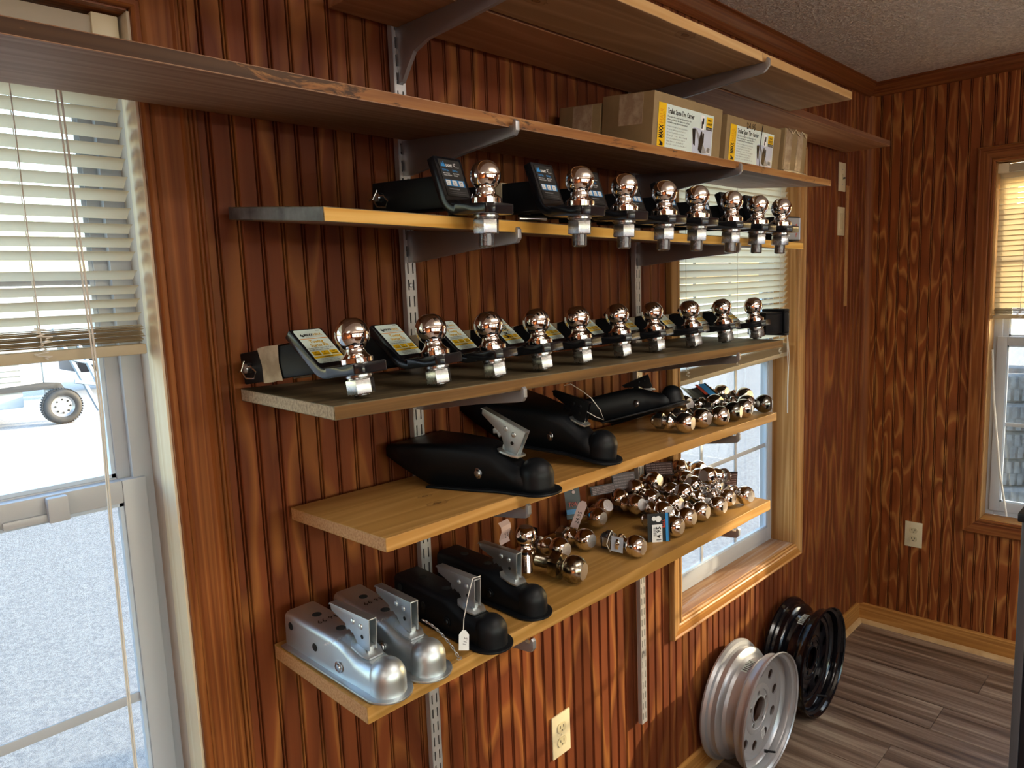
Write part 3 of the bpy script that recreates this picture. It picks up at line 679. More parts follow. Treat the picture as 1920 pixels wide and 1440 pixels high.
def make_mount(label, cat_group, sticker, lean, up, bend_x, shank_len, shank_z, wrap, pinlen=.082, long_stud=False, ballkind='two_inch'):
    root = thing('trailer_hitch', label, 'trailer hitch', T(0, 0, 0), cat_group)
    path = drawbar_path(bend_x, lean, up); t = .0155
    vs, fs = rounded_strip(path, t, .063)
    MB().add(vs, fs).build('drawbar', 'black_gloss', root, bevel=.0022, smooth=40)
    a = math.radians(90-lean); top = Vector(path[-1]); low = Vector(path[-2]); d = (top-low).normalized()
    st = sticker()
    Wd = max(q.x for q in st.v)
    fm = sticker_frame((low.x+d.x*.001, low.y+d.y*.001), (top.x, top.y), Wd, .0006)
    st.v = [fm @ q for q in st.v]
    me = st.mesh('sticker', None, 0); link('sticker', me, root)
    # square shank behind the plate
    x0 = low.x+d.x*up*.45-.014; b = MB(); h = .0252; zc = shank_z
    fx_ = lambda z: min(low.x+d.x/d.y*(z-low.y), low.x)-.009
    b.prism([(x0-shank_len, zc-h), (fx_(zc-h), zc-h), (fx_(low.y), max(low.y, zc-h+.001)), (fx_(zc+h), zc+h), (x0-shank_len, zc+h)], -h, h, 'y')
    b.build('shank', 'black', root, bevel=.003)
    MB().box(x0-shank_len-.0006, x0-shank_len+.001, -h+.006, h-.006, zc-h+.006, zc+h-.006).build('shank_opening', 'black_hole', root, smooth=0)
    if wrap:
        b = MB(); e = .0016; q0, q1 = (x0-shank_len+.055, x0-shank_len+.100)
        n = 9; vs = []; fs = []
        ring = [(-h-e, zc-h-e), (-h-e, zc), (-h-e, zc+h+e), (0, zc+h+e), (h+e, zc+h+e), (h+e, zc), (h+e, zc-h-e)]
        rr = random.Random(3)
        for j in range(5):
            x = q0+(q1-q0)*j/4
            for (y, z) in ring: vs.append((x+rr.uniform(-.004, .004), y*rr.uniform(1, 1.07), zc+(z-zc)*rr.uniform(1, 1.07)))
        L = len(ring)
        for j in range(4):
            for k in range(L-1): fs.append((j*L+k, j*L+k+1, (j+1)*L+k+1, (j+1)*L+k))
        b.add(vs, fs).build('paper_wrap', 'cream_wrap', root, smooth=30)
    # pin, clip
    px = x0-shank_len+.022
    MB().lathe([(.0065, -h-.012), (.008, -h-.010), (.008, pinlen-h-.014), (.006, pinlen-h-.010)], 16, 'y', None, (px, 0, zc)).build('hitch_pin', 'nut', root)
    b = MB(); cyy = -h-.010
    b.tube([(px, cyy, zc+.012), (px-.004, cyy-.004, zc-.004), (px+.006, cyy-.005, zc-.016), (px+.024, cyy-.004, zc-.018), (px+.030, cyy-.003, zc-.008), (px+.018, cyy-.002, zc+.002), (px-.008, cyy, zc), (px-.020, cyy+.001, zc-.004)], .0013, 6)
    b.build('pin_clip', 'wire', root)
    link('ball', ball_me[ballkind], root)
    b = MB(); b.lathe([(.0125, -.016), (.0205, -.0165), (.0205, -.0195), (.0125, -.0198)], 24); b.lathe([(.0125, -.0195), (.018, -.020), (.0185, -.0225), (.0125, -.0232)], 20); b.build('lock_washer', 'nut', root, smooth=30)
    hex_prism(MB(), .0212, -.0445, -.0225).build('nut', 'nut', root, smooth=20, bevel=.0016)
    e = -.064 if long_stud else -.0475
    pr_ = [(.0128, -.044)]; z = -.0445
    while z > e: pr_ += [(.0128, z), (.0118, z-.0009)]; z -= .0018
    MB().lathe(pr_+[(.010, e-.001)], 18).build('stud', 'nut', root, smooth=60)
    return root
def place(nutpos, heading, tilt, off, roll=0):
    fx, fy = heading; m = Matrix.Rotation(math.atan2(fy, fx), 4, 'Z') @ Matrix.Rotation(-math.radians(tilt), 4, 'Y') @ Matrix.Rotation(math.radians(roll), 4, 'X')
    return Matrix.Translation(Vector(nutpos)-(m @ Vector(off))) @ m
ordn = ['first', 'second', 'third', 'fourth', 'fifth', 'sixth', 'seventh', 'eighth', 'ninth', 'tenth']
proto = make_mount('x', 'hitches with yellow and white stickers', yellow_sticker, 41, .076, -.050, .150, .020, True)
nuts4 = [(-2.890, -.270), (-2.741, -.268), (-2.617, -.272), (-2.484, -.262), (-2.350, -.250), (-2.195, -.236), (-2.045, -.226), (-1.890, -.232), (-1.725, -.230), (-1.560, -.236)]
lab4 = ['yellow stickered hitch, leftmost on the weathered shelf, clip and cream wrap showing',
 'yellow stickered black hitch, second from the left on the weathered shelf',
 'black hitch with yellow and white sticker, third from the left on the weathered shelf',
 'black hitch on the weathered shelf, fourth ball, sticker scribbled with a black price',
 'fifth hitch from the left on the weathered shelf, its sticker half hidden by its ball',
 'sixth hitch from the left on the weathered shelf, left of the right standard',
 'seventh hitch from the left on the weathered shelf, right of the right standard',
 'eighth hitch from the left on the weathered shelf, first before the window blind',
 'ninth hitch from the left on the weathered shelf, second one in front of the blind',
 'last hitch at the right of the weathered shelf, before the square black tube']
first = True
for i, (x, y) in enumerate(nuts4):
    mw = place((x, y, shz('4', x, y)+.003), (.17+.01*(i % 3), -.98), 8, (0, 0, -.0485))
    if i == 0: proto.matrix_world = mw; proto['label'] = lab4[0]; r_ = proto
    else: r_ = copy_tree(proto, lab4[i], mw)
    if i == 3:
        stk = [c for c in r_.children if c.name.startswith('sticker')][0]
        path = drawbar_path(-.050, 41, .076); top = Vector(path[-1]); low = Vector(path[-2]); d = (top-low).normalized()
        fm = sticker_frame((low.x, low.y), (top.x, top.y), .054, .0014)
        b = MB(); b.text('49.50', .020, .012, .020, 'ink', .012, rot=1.0); b.v = [fm @ q for q in b.v]; b.build('handwriting', None, stk, smooth=0)
proto3 = make_mount('x', 'hitches with black and blue stickers', black_sticker, 21, .068, -.052, .150, .022, False, long_stud=True)
balls3 = [(-2.690, -.340, 1.803), (-2.5173, -.385, 1.803), (-2.391, -.385, 1.801), (-2.2611, -.385, 1.799), (-2.1389, -.385, 1.799), (-1.9958, -.385, 1.797), (-1.872, -.385, 1.7955), (-1.7486, -.385, 1.7955)]
lab3 = ['blue and black stickered hitch, leftmost on its shelf, smaller ball with a ring',
 'second hitch from the left on the yellow edged board, black sticker left of its ball', 'third hitch from the left on the yellow edged board', 'fourth hitch from the left on the yellow edged board, left of the blind',
 'fifth hitch from the left on the yellow edged board, first before the blind', 'sixth hitch from the left on the yellow edged board, third from its right end',
 'seventh hitch from the left on the yellow edged board, next to the last', 'last hitch at the right end of the yellow edged board']
for i, (x, y, z) in enumerate(balls3):
    hd = (.10, -.99) if i == 0 else (.05+.03*(i % 2), -1)
    if i == 6: hd = (.02, -1)
    mw = place((x, y, z+.003), hd, -2, (0, 0, .0425))
    if i == 0: proto3.matrix_world = mw; proto3['label'] = lab3[0]; r_ = proto3
    else: r_ = copy_tree(proto3, lab3[i], mw)
    for c in r_.children:
        if i == 0 and c.name.startswith('ball'): c.data = ball_me['ringed']
        if c.name.startswith('hitch_pin'): pass
    if i:
        b = MB(); px = -.19
        b.box(px, px+.045, -.0275, .0275, .047, .0485); b.box(px, px+.045, -.0285, -.027, .006, .0485); b.build('paper_wrap', 'cream_wrap', r_, smooth=0)
for i in range(2):
    tag(MB().lathe([(.0045, 0), (.005, .002), (.005, .05), (.003, .052)], 12, 'x').build('loose_pin', 'wire', None, ((-2.70, -.262, shz('3', -2.7, -.26)+.005) if i == 0 else (-2.545, -.270, shz('3', -2.54, -.27)+.005)), rot=(0, 0, -.5)),
        ('short bright pin lying under the leftmost black labelled hitch' if i == 0 else 'short bright pin lying under the second black labelled hitch'), 'pin', 'loose pins on the yellow edged board')
# receiver tube and a box that stands in for a turned hitch plate
rt = thing('receiver_tube', 'square black receiver tube lying at the right end of the weathered shelf', 'receiver tube', place((-1.402, -.222, shz('4', -1.52, -.2)+.040), (.985, -.17), 0, (0, 0, 0)))
def sq_tube(b, x0, x1, o_, i_, r=.006):
    for (s0, s1) in (((-o_, o_, i_, o_)), ((-o_, o_, -o_, -i_))) if False else (): pass
    b.box(x0, x1, -o_, o_, i_, o_); b.box(x0, x1, -o_, o_, -o_, -i_); b.box(x0, x1, -o_, -i_, -i_, i_); b.box(x0, x1, i_, o_, -i_, i_); return b
sq_tube(MB(), -.10, .0, .031, .0255).build('tube', 'black', rt, bevel=.001); sq_tube(MB(), -.022, .002, .0385, .030).build('collar', 'black', rt, bevel=.003)
MB().box(-.095, -.085, -.026, .026, -.026, .026).build('inner_stop', 'black_hole', rt, smooth=0)
cb = thing('carton', 'grey printed box standing in for a turned hitch plate on the yellow edged board', 'carton', place((-1.475, -.262, shz('3', -1.48, -.27)), (.97, -.2), 0, (0, 0, 0)))
MB().box(-.055, .045, -.03, .03, 0, .066).build('box', 'darkcard', cb, bevel=.003)
b = MB(); b.rect(-.050, .040, .004, .062, 'grey', 0); b.rect(.040, .0445, .004, .062, 'bluegrey', .0002)
for k in range(5): b.rect(-.044, -.004, .012+k*.009, .016+k*.009, 'ink' if k % 2 else 'white', .0003)
b.text('TRAILER', .030, .010, .010, 'red', .03, rot=PI/2, z=.0003); b.v = [Vector((q.x, -.0306-q.z, q.y)) for q in b.v]; b.build('printed_face', None, cb, smooth=0)

# ------------------------------------------------------------------ couplers
def section(w, h, c, z0=0, n=4):
    c = max(min(c, w*.98, (h-z0)*.98), .001)
    pts = [(-w, z0)]
    pts += [(-w+c-c*math.cos(math.radians(90*i/n)), h-c+c*math.sin(math.radians(90*i/n))) for i in range(n+1)]
    pts += [(w-c+c*math.sin(math.radians(90*i/n)), h-c+c*math.cos(math.radians(90*i/n))) for i in range(n+1)]
    pts += [(w, z0)]
    return pts
def loft(b, stations, m=None, notch=0):
    """stations: (x, half width, height, corner, base z, notch)"""
    vs = []; fs = []; L = None
    for (x, w, h, c, z0, nt_) in stations:
        s_ = section(w, h, c, z0); L = len(s_)
        vs += [(x+nt_*(1-abs(y)/w), y, z) for y, z in s_]
    for i in range(len(stations)-1):
        for k in range(L-1): fs.append((i*L+k, i*L+k+1, (i+1)*L+k+1, (i+1)*L+k))
    return b.add(vs, fs, m)
def latch(root, hm, x0, z0, tilt=0, s=1.0):
    """handle with two cheeks, rivets, collar plate; x0,z0 is where the collar sits"""
    def tm(): return T(x0, 0, z0) @ R(-tilt, 'Y')
    side = [(.022, .055), (.018, .002), (-.010, 0), (-.030, .026), (-.040, .030), (-.088, .046), (-.090, .056)]
    b = MB(); b.X = tm()
    for y in (-.0080, .0062): b.prism([(p*s, q*s) for p, q in side], y*s, (y+.0018)*s, 'y')
    b.prism([(.022*s, .055*s), (.022*s, .0575*s), (-.092*s, .0585*s), (-.095*s, .054*s), (-.090*s, .0555*s)], -.0083*s, .0083*s, 'y')
    h_ = b.build('handle', hm, root, bevel=.0007, smooth=40)
    for px, pz, sy_ in ((-.002, .040, -1), (-.024, .043, -1), (-.002, .040, 1), (-.024, .043, 1)):
        b = MB(); b.X = tm(); b.lathe([(.0055*s, 0), (.0045*s, sy_*.002*s), (.002*s, sy_*.0032*s)], 14, 'y', None, (px*s, sy_*.0081*s, pz*s)); b.build('rivet', hm, h_)
    b = MB(); b.X = tm(); b.lathe([(.0038*s, 0), (.0038*s, -.0003)], 14, 'y', None, (.000, -.0081*s, .022*s)); b.build('pin_hole', 'black_hole', h_)
    b = MB(); b.X = tm(); b.prism([(-.050*s, .034*s), (-.056*s, .026*s), (-.052*s, .018*s), (-.044*s, .022*s), (-.036*s, .016*s), (-.030*s, .030*s)], -.003*s, .003*s, 'y'); b.build('trigger', hm, root, bevel=.0006)
    b = MB(); b.X = T(x0, 0, z0) @ R(14, 'Y')
    b.prism([(.026*s, -.014*s), (.026*s, .014*s), (.012*s, .020*s), (-.016*s, .021*s), (-.028*s, .012*s), (-.028*s, -.012*s), (-.016*s, -.021*s), (.012*s, -.020*s)], -.002, .0018, 'z')
    b.box(-.020*s, .012*s, -.0058*s, .0058*s, -.004, .012*s); b.build('collar_plate', 'zinc_h', root, bevel=.0007)
def straight_coupler(label, bm, hm, price=None, stamp=True, tiltz=0):
    root = thing('trailer_coupler', label, 'trailer coupler', T(0, 0, 0), 'small couplers on the lowest shelf')
    Rb = .0285; b = MB()
    loft(b, [(-.240, .031, .062, .010, .004, 0), (-.10, .031, .062, .010, .004, 0), (-.085, .031, .0615, .011, .004, 0), (-.066, .030, .056, .014, .004, 0), (-.046, .029, .047, .018, .004, 0), (-.020, .028, .044, .020, .004, 0), (-.004, .0275, .043, .020, .004, 0)])
    # dome over the ball
    pr_ = [(Rb+.0005, .004), (Rb, .012)] + [(Rb*math.cos(math.radians(a)), .026+Rb*math.sin(math.radians(a))) for a in range(0, 90, 10)] + [(.0005, .026+Rb)]
    b.lathe(pr_, 40, 'z', None, (0, 0, 0), cap=False)
    b.build('body', bm, root, smooth=45)
    fl_ = [(-.243, -.040), (-.243, .040)] + [(-.02, .040)] + [(-.002+.040*math.cos(math.radians(a)), .040*math.sin(math.radians(a))) for a in range(80, -81, -16)] + [(-.02, -.040)]
    MB().prism(fl_, 0, .0042, 'z').build('flange', bm, root, bevel=.0015)
    for (hx, hz, s_) in ((-.222, .042, 1), (-.150, .030, 1)):
        MB().lathe([(.0068, 0), (.0068, -.0005)], 20, 'y', None, (hx, -.0312, hz)).build('bolt_hole', 'black_hole', root)
    for hx in (-.190, -.120): MB().lathe([(.0080, 0), (.0080, .0005)], 20, 'z', None, (hx, 0, .0621)).build('bolt_hole', 'black_hole', root)
    b = MB(); b.lathe([(.0095, 0), (.0095, -.0018), (.0068, -.0022), (.0060, -.0045), (.003, -.0052)], 20, 'y', None, (-.082, -.0310, .022)); b.build('side_bolt', 'nut' if bm == 'zinc' else bm, root)
    latch(root, hm, -.050, .053, 3, .93)
    if stamp:
        b = MB(); b.text('COUPLER', -.095, -.012, .009, 'white' if bm != 'zinc' else 'white', .0, rot=PI/2*3, z=.0623); 
        b.build('stamping', None, root, smooth=0)
    if price:
        b = MB(); b.text(price, -.168, .022, .017, 'ink', .012, rot=-PI/2, z=.0625); b.build('handwriting', None, root, smooth=0)
    return root
cz = lambda k, x, y, h=0: (x, y, shz(k, x, y)+h)
def cpl(root, dome, back, k, pitch=0, lift=0):
    d = Vector((dome[0]-back[0], dome[1]-back[1])); root.matrix_world = place(cz(k, dome[0], dome[1], .0010+lift), (d.x, d.y), pitch+(-2.1 if k == '6' else .8), (0, 0, 0))
cA = straight_coupler('bare zinc coupler at the left end of the lowest shelf, handwritten price on top', 'zinc', 'zinc_h', '16 99'); cpl(cA, (-2.888, -.284), (-2.893, -.06), '6')
cB = straight_coupler('second zinc coupler on the lowest shelf, with a chain hanging at its side', 'zinc', 'zinc_h', '16 99'); cpl(cB, (-2.809, -.284), (-2.797, -.06), '6')
cC = straight_coupler('black coupler with a white price tag on a string, on the lowest shelf', 'black', 'steel', None, False); cpl(cC, (-2.680, -.296), (-2.671, -.06), '6')
cD = straight_coupler('black coupler with a grey handle, fourth on the lowest shelf beside the loose balls', 'black', 'zinc_h', None, False); cpl(cD, (-2.545, -.268), (-2.541, -.04), '6')
# chain at the second coupler (links as one small part)
b = MB()
P0, P1, P2 = Vector((-.035, .020, .066)), Vector((-.010, .040, .050)), Vector((.022, .046, .012))
for k in range(15):
    s_ = k/14; p = P0*(1-s_)**2+P1*2*s_*(1-s_)+P2*s_*s_; q = P0*(1-min(s_+.01, 1))**2+P1*2*(s_+.01)*(1-min(s_+.01, 1))+P2*(s_+.01)**2
    t = (q-p).normalized(); n_ = t.cross(Vector((0, 0, 1) if k % 2 else (.3, 1, .2))).normalized()
    b.tube([p+t*(.0042*math.cos(a))+n_*(.0023*math.sin(a)) for a in [2*PI*j/8 for j in range(8)]], .0008, 5, None, True)
b.build('chain', 'nut', cB)
# price tag on the third, hanging to the side that faces the window
inv = cC.matrix_world.inverted()
hv = [(-2.672, -.268, 1.143), (-2.690, -.268, 1.145), (-2.706, -.272, 1.120), (-2.722, -.276, 1.085), (-2.727, -.279, 1.066)]
MB().tube([inv @ Vector(q) for q in hv], .0008, 6).build('string', 'string', cC)
px_ = Vector((.62, -.45, .30)).normalized(); vn = Vector((-.30, -.25, -.92)).normalized(); nn = px_.cross(-vn).normalized(); px_ = (-vn).cross(nn).normalized()
tm_ = Matrix((px_, -vn, nn)).transposed().to_4x4(); tm_.translation = Vector((-2.727, -.281, 1.068))
tg = [(-.003, .001), (.003, .001), (.0085, -.006), (.0085, -.031), (-.0085, -.031), (-.0085, -.006)]
b = MB(); b.X = inv @ tm_; b.prism(tg, 0, .0004, 'z'); b.build('price_tag', 'white', cC, smooth=0)
b = MB(); b.X = inv @ tm_
for zz in (.0008, -.0005): b.text('11.5', .003, -.024, .008, 'pen', .0, rot=1.3, z=zz)
b.build('price_writing', None, cC, smooth=0)

def aframe_coupler(label, hm, hs=1.15, hx=-.058, ws=1.0, long_=.29, ht=-22):
    root = thing('frame_coupler', label, 'trailer coupler', T(0, 0, 0), 'large couplers on the pine shelf')
    Rb = .0315; b = MB()
    st = [(0.0, .030, .040, .022, .004, 0), (-.03, .0305, .046, .022, .004, 0), (-.055, .033, .060, .020, .004, 0), (-.080, .037, .074, .018, .004, 0), (-.11, .042+.009*ws, .080, .016, .004, 0), (-.16, .047+.022*ws, .081, .014, .004, 0), (-.20, .052+.032*ws, .081, .013, .006, .002), (-.225, .054+.039*ws, .080, .012, .018, .018), (-.255, .057+.047*ws, .079, .012, .034, .045), (-long_, .060+.056*ws, .078, .010, .055, .075)]
    loft(b, st)
    pr_ = [(Rb+.0005, .004), (Rb, .012)] + [(Rb*math.cos(math.radians(a)), .029+Rb*math.sin(math.radians(a))) for a in range(0, 90, 10)] + [(.0005, .029+Rb)]
    b.lathe(pr_, 40, 'z', None, (0, 0, 0), cap=False)
    me = b.build('body', 'black', root, smooth=45); md = me.modifiers.new('shell', 'SOLIDIFY'); md.thickness = .003; md.offset = -1
    wb = .052+.032*ws; wm = .042+.009*ws; fl_ = [(-.20, -wb-.010), (-.20, -wb+.004), (-.11, -wm+.002), (-.06, -.030), (-.06, .030), (-.11, wm-.002), (-.20, wb-.004), (-.20, wb+.010), (-.11, wm+.012), (-.055, .044), (-.03, .043)] + [(.002+.043*math.cos(math.radians(a)), .043*math.sin(math.radians(a))) for a in range(80, -81, -16)] + [(-.03, -.043), (-.055, -.044), (-.11, -wm-.012)]
    MB().prism(fl_, 0, .0045, 'z').build('flange', 'black', root, bevel=.0012)
    b = MB(); b.lathe([(.010, 0), (.010, -.002), (.0075, -.0026), (.006, -.005), (.003, -.0056)], 20, 'y'); sb = b.build('side_bolt', 'nut', root, (-.098, -.0400-.0052*ws, .032), rot=(0, 0, math.radians(-6-14*ws)))
    latch(root, hm, hx, .066, ht, hs)
    return root
fa = aframe_coupler('large black coupler at the left of the pine shelf, with a bright metal handle', 'zinc_h', ws=.35, hs=.90, hx=-.052); cpl(fa, (-2.560, -.305), (-2.602, -.03), '5')
fb = aframe_coupler('large black coupler in the middle of the pine shelf, wire loop on its black handle', 'black', hs=.8, ws=.9, ht=-4); 
cpl(fb, (-2.325, -.268), (-2.352, -.02), '5', -9, .010)
b = MB(); b.tube([(-.100, -.006, .134), (-.086, -.004, .140), (-.060, 0, .130), (-.040, .006, .118), (-.022, .016, .095), (-.012, .018, .076), (-.026, .010, .080), (-.045, .004, .088)], .0008, 5); b.build('wire_loop', 'string', fb)
fc = aframe_coupler('black coupler tipped on its side, right of the other large couplers on the pine shelf', 'black', hs=.7, ws=.6, ht=8)
fc.matrix_world = T(-1.965, -.215, shz('5', -1.98, -.2)+.086) @ Matrix.Rotation(math.atan2(-.86, .50), 4, 'Z') @ R(-16, 'Y') @ R(-14, 'X') @ T(0, 0, -.02) @ Matrix.Scale(.86, 4)

# ------------------------------------------------------------------ loose hitch balls
def loose_ball_parts(Rb, kind):
    zc = Rb*1.62; nk = .0125
    pf = ball_profile(Rb, zc, nk, .0205, .007, zc-Rb*math.cos(math.asin(nk/Rb)))
    pf = pf[:-2]; top = pf[-1]
    head = MB().lathe(pf, 32).mesh('ball', kind, 28)
    cap = MB().lathe([(top[0]*.98, top[1]+.0002), (top[0]*.6, top[1]+.0006), (.001, top[1]+.0004)], 24).mesh('stamped_top', 'stamped', 40)
    pr_ = []; z = 0
    while z > -.044: pr_ += [(.0122, z), (.0112, z-.0011)]; z -= .0022
    stud = MB().lathe(pr_+[(.009, -.046)], 16).mesh('threaded_stud', 'chrome' if kind == 'chrome' else kind, 60)
    nut = hex_prism(MB(), .0205, -.034, -.014).mesh('nut', 'nut', 20, .0015)
    return head, cap, stud, nut, zc
lb = {}
def loose_ball(label, pos, az, el, Rb=.0238, kind='chrome', nut=True, group='loose hitch balls'):
    """az: direction the flat top faces in the shelf plane (degrees, 0 = +x), el: lift of that axis"""
    if (Rb, kind) not in lb: lb[(Rb, kind)] = loose_ball_parts(Rb, kind)
    hd, cp_, stm, nm_, zc = lb[(Rb, kind)]
    if -76 < az < -15: az -= 40
    d = Vector((math.cos(math.radians(az))*math.cos(math.radians(el)), math.sin(math.radians(az))*math.cos(math.radians(el)), math.sin(math.radians(el))))
    m_ = d.to_track_quat('Z', 'X').to_matrix().to_4x4() if abs(el) < 85 else Matrix.Identity(4)
    mw = T(*pos) @ m_ @ T(0, 0, -zc)
    root = thing('hitch_ball', label, 'hitch ball', mw, group)
    link('ball', hd, root); link('stamped_top', cp_, root); link('threaded_stud', stm, root)
    if nut: link('nut', nm_, root)
    return root
def hang_tag(root, loc, rot, w=.036, h=.062, style=0):
    b = MB(); b.X = T(*loc) @ R(rot[2], 'Z') @ R(rot[1], 'Y') @ R(rot[0], 'X')
    n = 5; vs = []; 
    for k in range(n+1):
        v = h*k/n; z = .006*math.sin(k*1.1+w*300)
        vs += [(-w/2, v, z), (w/2, v, z)]
    fs = [(2*k, 2*k+1, 2*k+3, 2*k+2) for k in range(n)]
    base = ('darkcard', 'brown_card', 'bluegrey', 'pink')[style]
    b.add(vs, fs, base)
    zz = .0075
    if style == 0:
        b.rect(-w/2+.001, w/2-.001, h*.10, h*.20, 'blue', zz); b.text('BALL', -w*.30, h*.30, .012, 'red', .03, z=zz, w=w*.6)
        b.lathe([(.0045, zz), (.004, zz+.0003)], 10, 'z', 'white', (-.003, h*.78, 0)); b.lathe([(.0035, zz), (.003, zz+.0003)], 10, 'z', 'white', (.005, h*.72, 0))
    elif style == 1:
        for k in range(6): b.text('keep trailer ball tight, read rules', -w*.44, h*(.12+.13*k), .0050, 'pink', .01, z=zz, w=w*.86)
    elif style == 2:
        for k in range(3): b.text('24.95', -w*.40, h*(.2+.25*k), .008, 'pen', .0, z=zz)
    else: b.text('24.95', -w*.38, h*.3, .014, 'brownink', .0, z=zz)
    return b.build('hang_tag', None, root, smooth=0)
RB = .0252
def relax(items, fixed=()):
    """push touching balls apart so that none sinks into another; they may only rise, never sink into the board"""
    P_ = [[x, y, dz] for (x, y), dz in items]; n = len(P_)
    for _ in range(80):
        for i in range(n):
            for j in range(i+1, n):
                d = Vector(P_[i])-Vector(P_[j]); L = max(d.length, 1e-5); g = 2*RB-L
                if g > 0:
                    q = d/L*g*.5
                    for k in range(3): P_[i][k] += q[k]; P_[j][k] -= q[k]
            P_[i][2] = max(P_[i][2], 0); P_[i][1] = min(max(P_[i][1], -.272), -.048)
    return P_
def B6(x, y, dz=0): return (x, y, shz('6', x, y)+RB+dz)
g6 = 'loose hitch balls on the lowest shelf'
# ball standing upright beside the black coupler
up_ = loose_ball('chrome ball standing upright on its stud right behind the fourth coupler', (-2.440, -.158, shz('6', -2.44, -.15)+.094), 0, 90, .0225, 'chrome', False, g6)
hang_tag(up_, (-.045, .01, .030), (80, 0, 10), .034, .046, 3)
x_ = loose_ball('dull worn ball with a big hex flange, nearest the couplers on the lowest shelf', (-2.389, -.243, shz('6', -2.389, -.243)+.0292), -38, -3, .0288, 'chrome_dull', False, g6)
hex_prism(MB(), .030, -.004, .018).build('hex_flange', 'chrome_dull', x_, smooth=20, bevel=.002)
L6 = [((-2.325, -.150), .004, -50, 4, 'chrome ball lying just behind the dull worn ball, its flat end stippled'),
 ((-2.235, -.150), 0, -52, 2, 'chrome ball lying beside the small card and right of the upright ball'),
 ((-2.192, -.258), 0, -42, -2, 'lone chrome ball at the shelf front, black and grey card tied round it'),
 ((-2.110, -.088), .006, -50, 3, 'chrome ball at the back under a tall tag that leans on the wall'),
 ((-2.022, -.252), 0, -44, -2, 'front chrome ball right of the upright card priced in pen'),
 ((-1.945, -.240), 0, -46, 0, 'second chrome ball of the front row right of the priced card'),
 ((-1.882, -.242), 0, -44, 0, 'third chrome ball of the front row, its stamped end facing out'),
 ((-1.812, -.252), 0, -46, 0, 'fourth chrome ball of the front row with a purple grey stamped end'),
 ((-1.742, -.240), .002, -44, 0, 'fifth chrome ball of the front row, next to last before the shelf end'),
 ((-1.682, -.262), 0, -60, 2, 'chrome ball nearest the right end of the lowest shelf, card standing behind it'),
 ((-1.820, -.118), .012, -50, 12, 'chrome ball in the back row, left of the curled grey label'),
 ((-1.900, -.108), .010, -48, 6, 'chrome ball in the back row behind the second front ball'),
 ((-1.975, -.112), .012, -60, 10, 'chrome ball half hidden behind the upright priced card'),
 ((-1.640, -.100), .012, -40, 4, 'chrome ball at the back beside the one wrapped in yellowed plastic'),
 ((-1.722, -.105), .022, -70, 14, 'chrome ball on top of the back row, tilted up'),
 ((-1.965, -.050), .014, 120, 10, 'ball turned away at the back, black tape round its stud'),
 ((-2.030, -.045), .002, -60, 30, 'brown tinted ball against the wall behind the black card'),
 ((-1.760, -.160), .030, 150, 25, 'ball lying on the others with its flange up, middle of the heap'),
 ((-1.850, -.175), .028, 130, 20, 'ball with its studded end up between the front balls and the back row'),
 ((-1.560, -.050), .010, -100, 8, 'darker ball at the very back of the lowest shelf')]
L6 += [((-1.905, -.180), .012, -50, 8, 'ball in the middle row right behind the second front ball'),
 ((-1.965, -.185), .008, -60, 4, 'ball in the middle row right behind the first front ball'),
 ((-1.690, -.180), .010, -40, 6, 'ball in the middle row behind the next to last front ball'),
 ((-1.815, -.060), .030, -50, 14, 'ball resting high on the back row under the curled brown card'),
 ((-1.900, -.055), .026, 160, 20, 'ball resting on the back row, flange turned towards the window'),
 ((-1.660, -.045), .034, -20, 20, 'topmost ball at the back near the yellowed plastic one'),
 ((-1.755, -.185), .050, 170, 10, 'small bright ball on top between the front and middle rows')]
objs6 = []
P6_ = relax([(q[0], q[1]) for q in L6]+[((-2.389, -.243), .004), ((-2.44, -.158), .02), ((-1.585, -.125), .006)])
for ((_, _, az, el, lab), pq) in zip(L6, P6_):
    p, dz = (pq[0], pq[1]), pq[2]+.001
    objs6.append(loose_ball(lab, B6(p[0], p[1], dz), az, el, RB, 'chrome', True, g6))
pl_ = loose_ball('ball wrapped in yellowed plastic at the back right of the lowest shelf', B6(-1.585, -.125, .006), -30, 10, .026, 'plastic_wrap', False, g6)
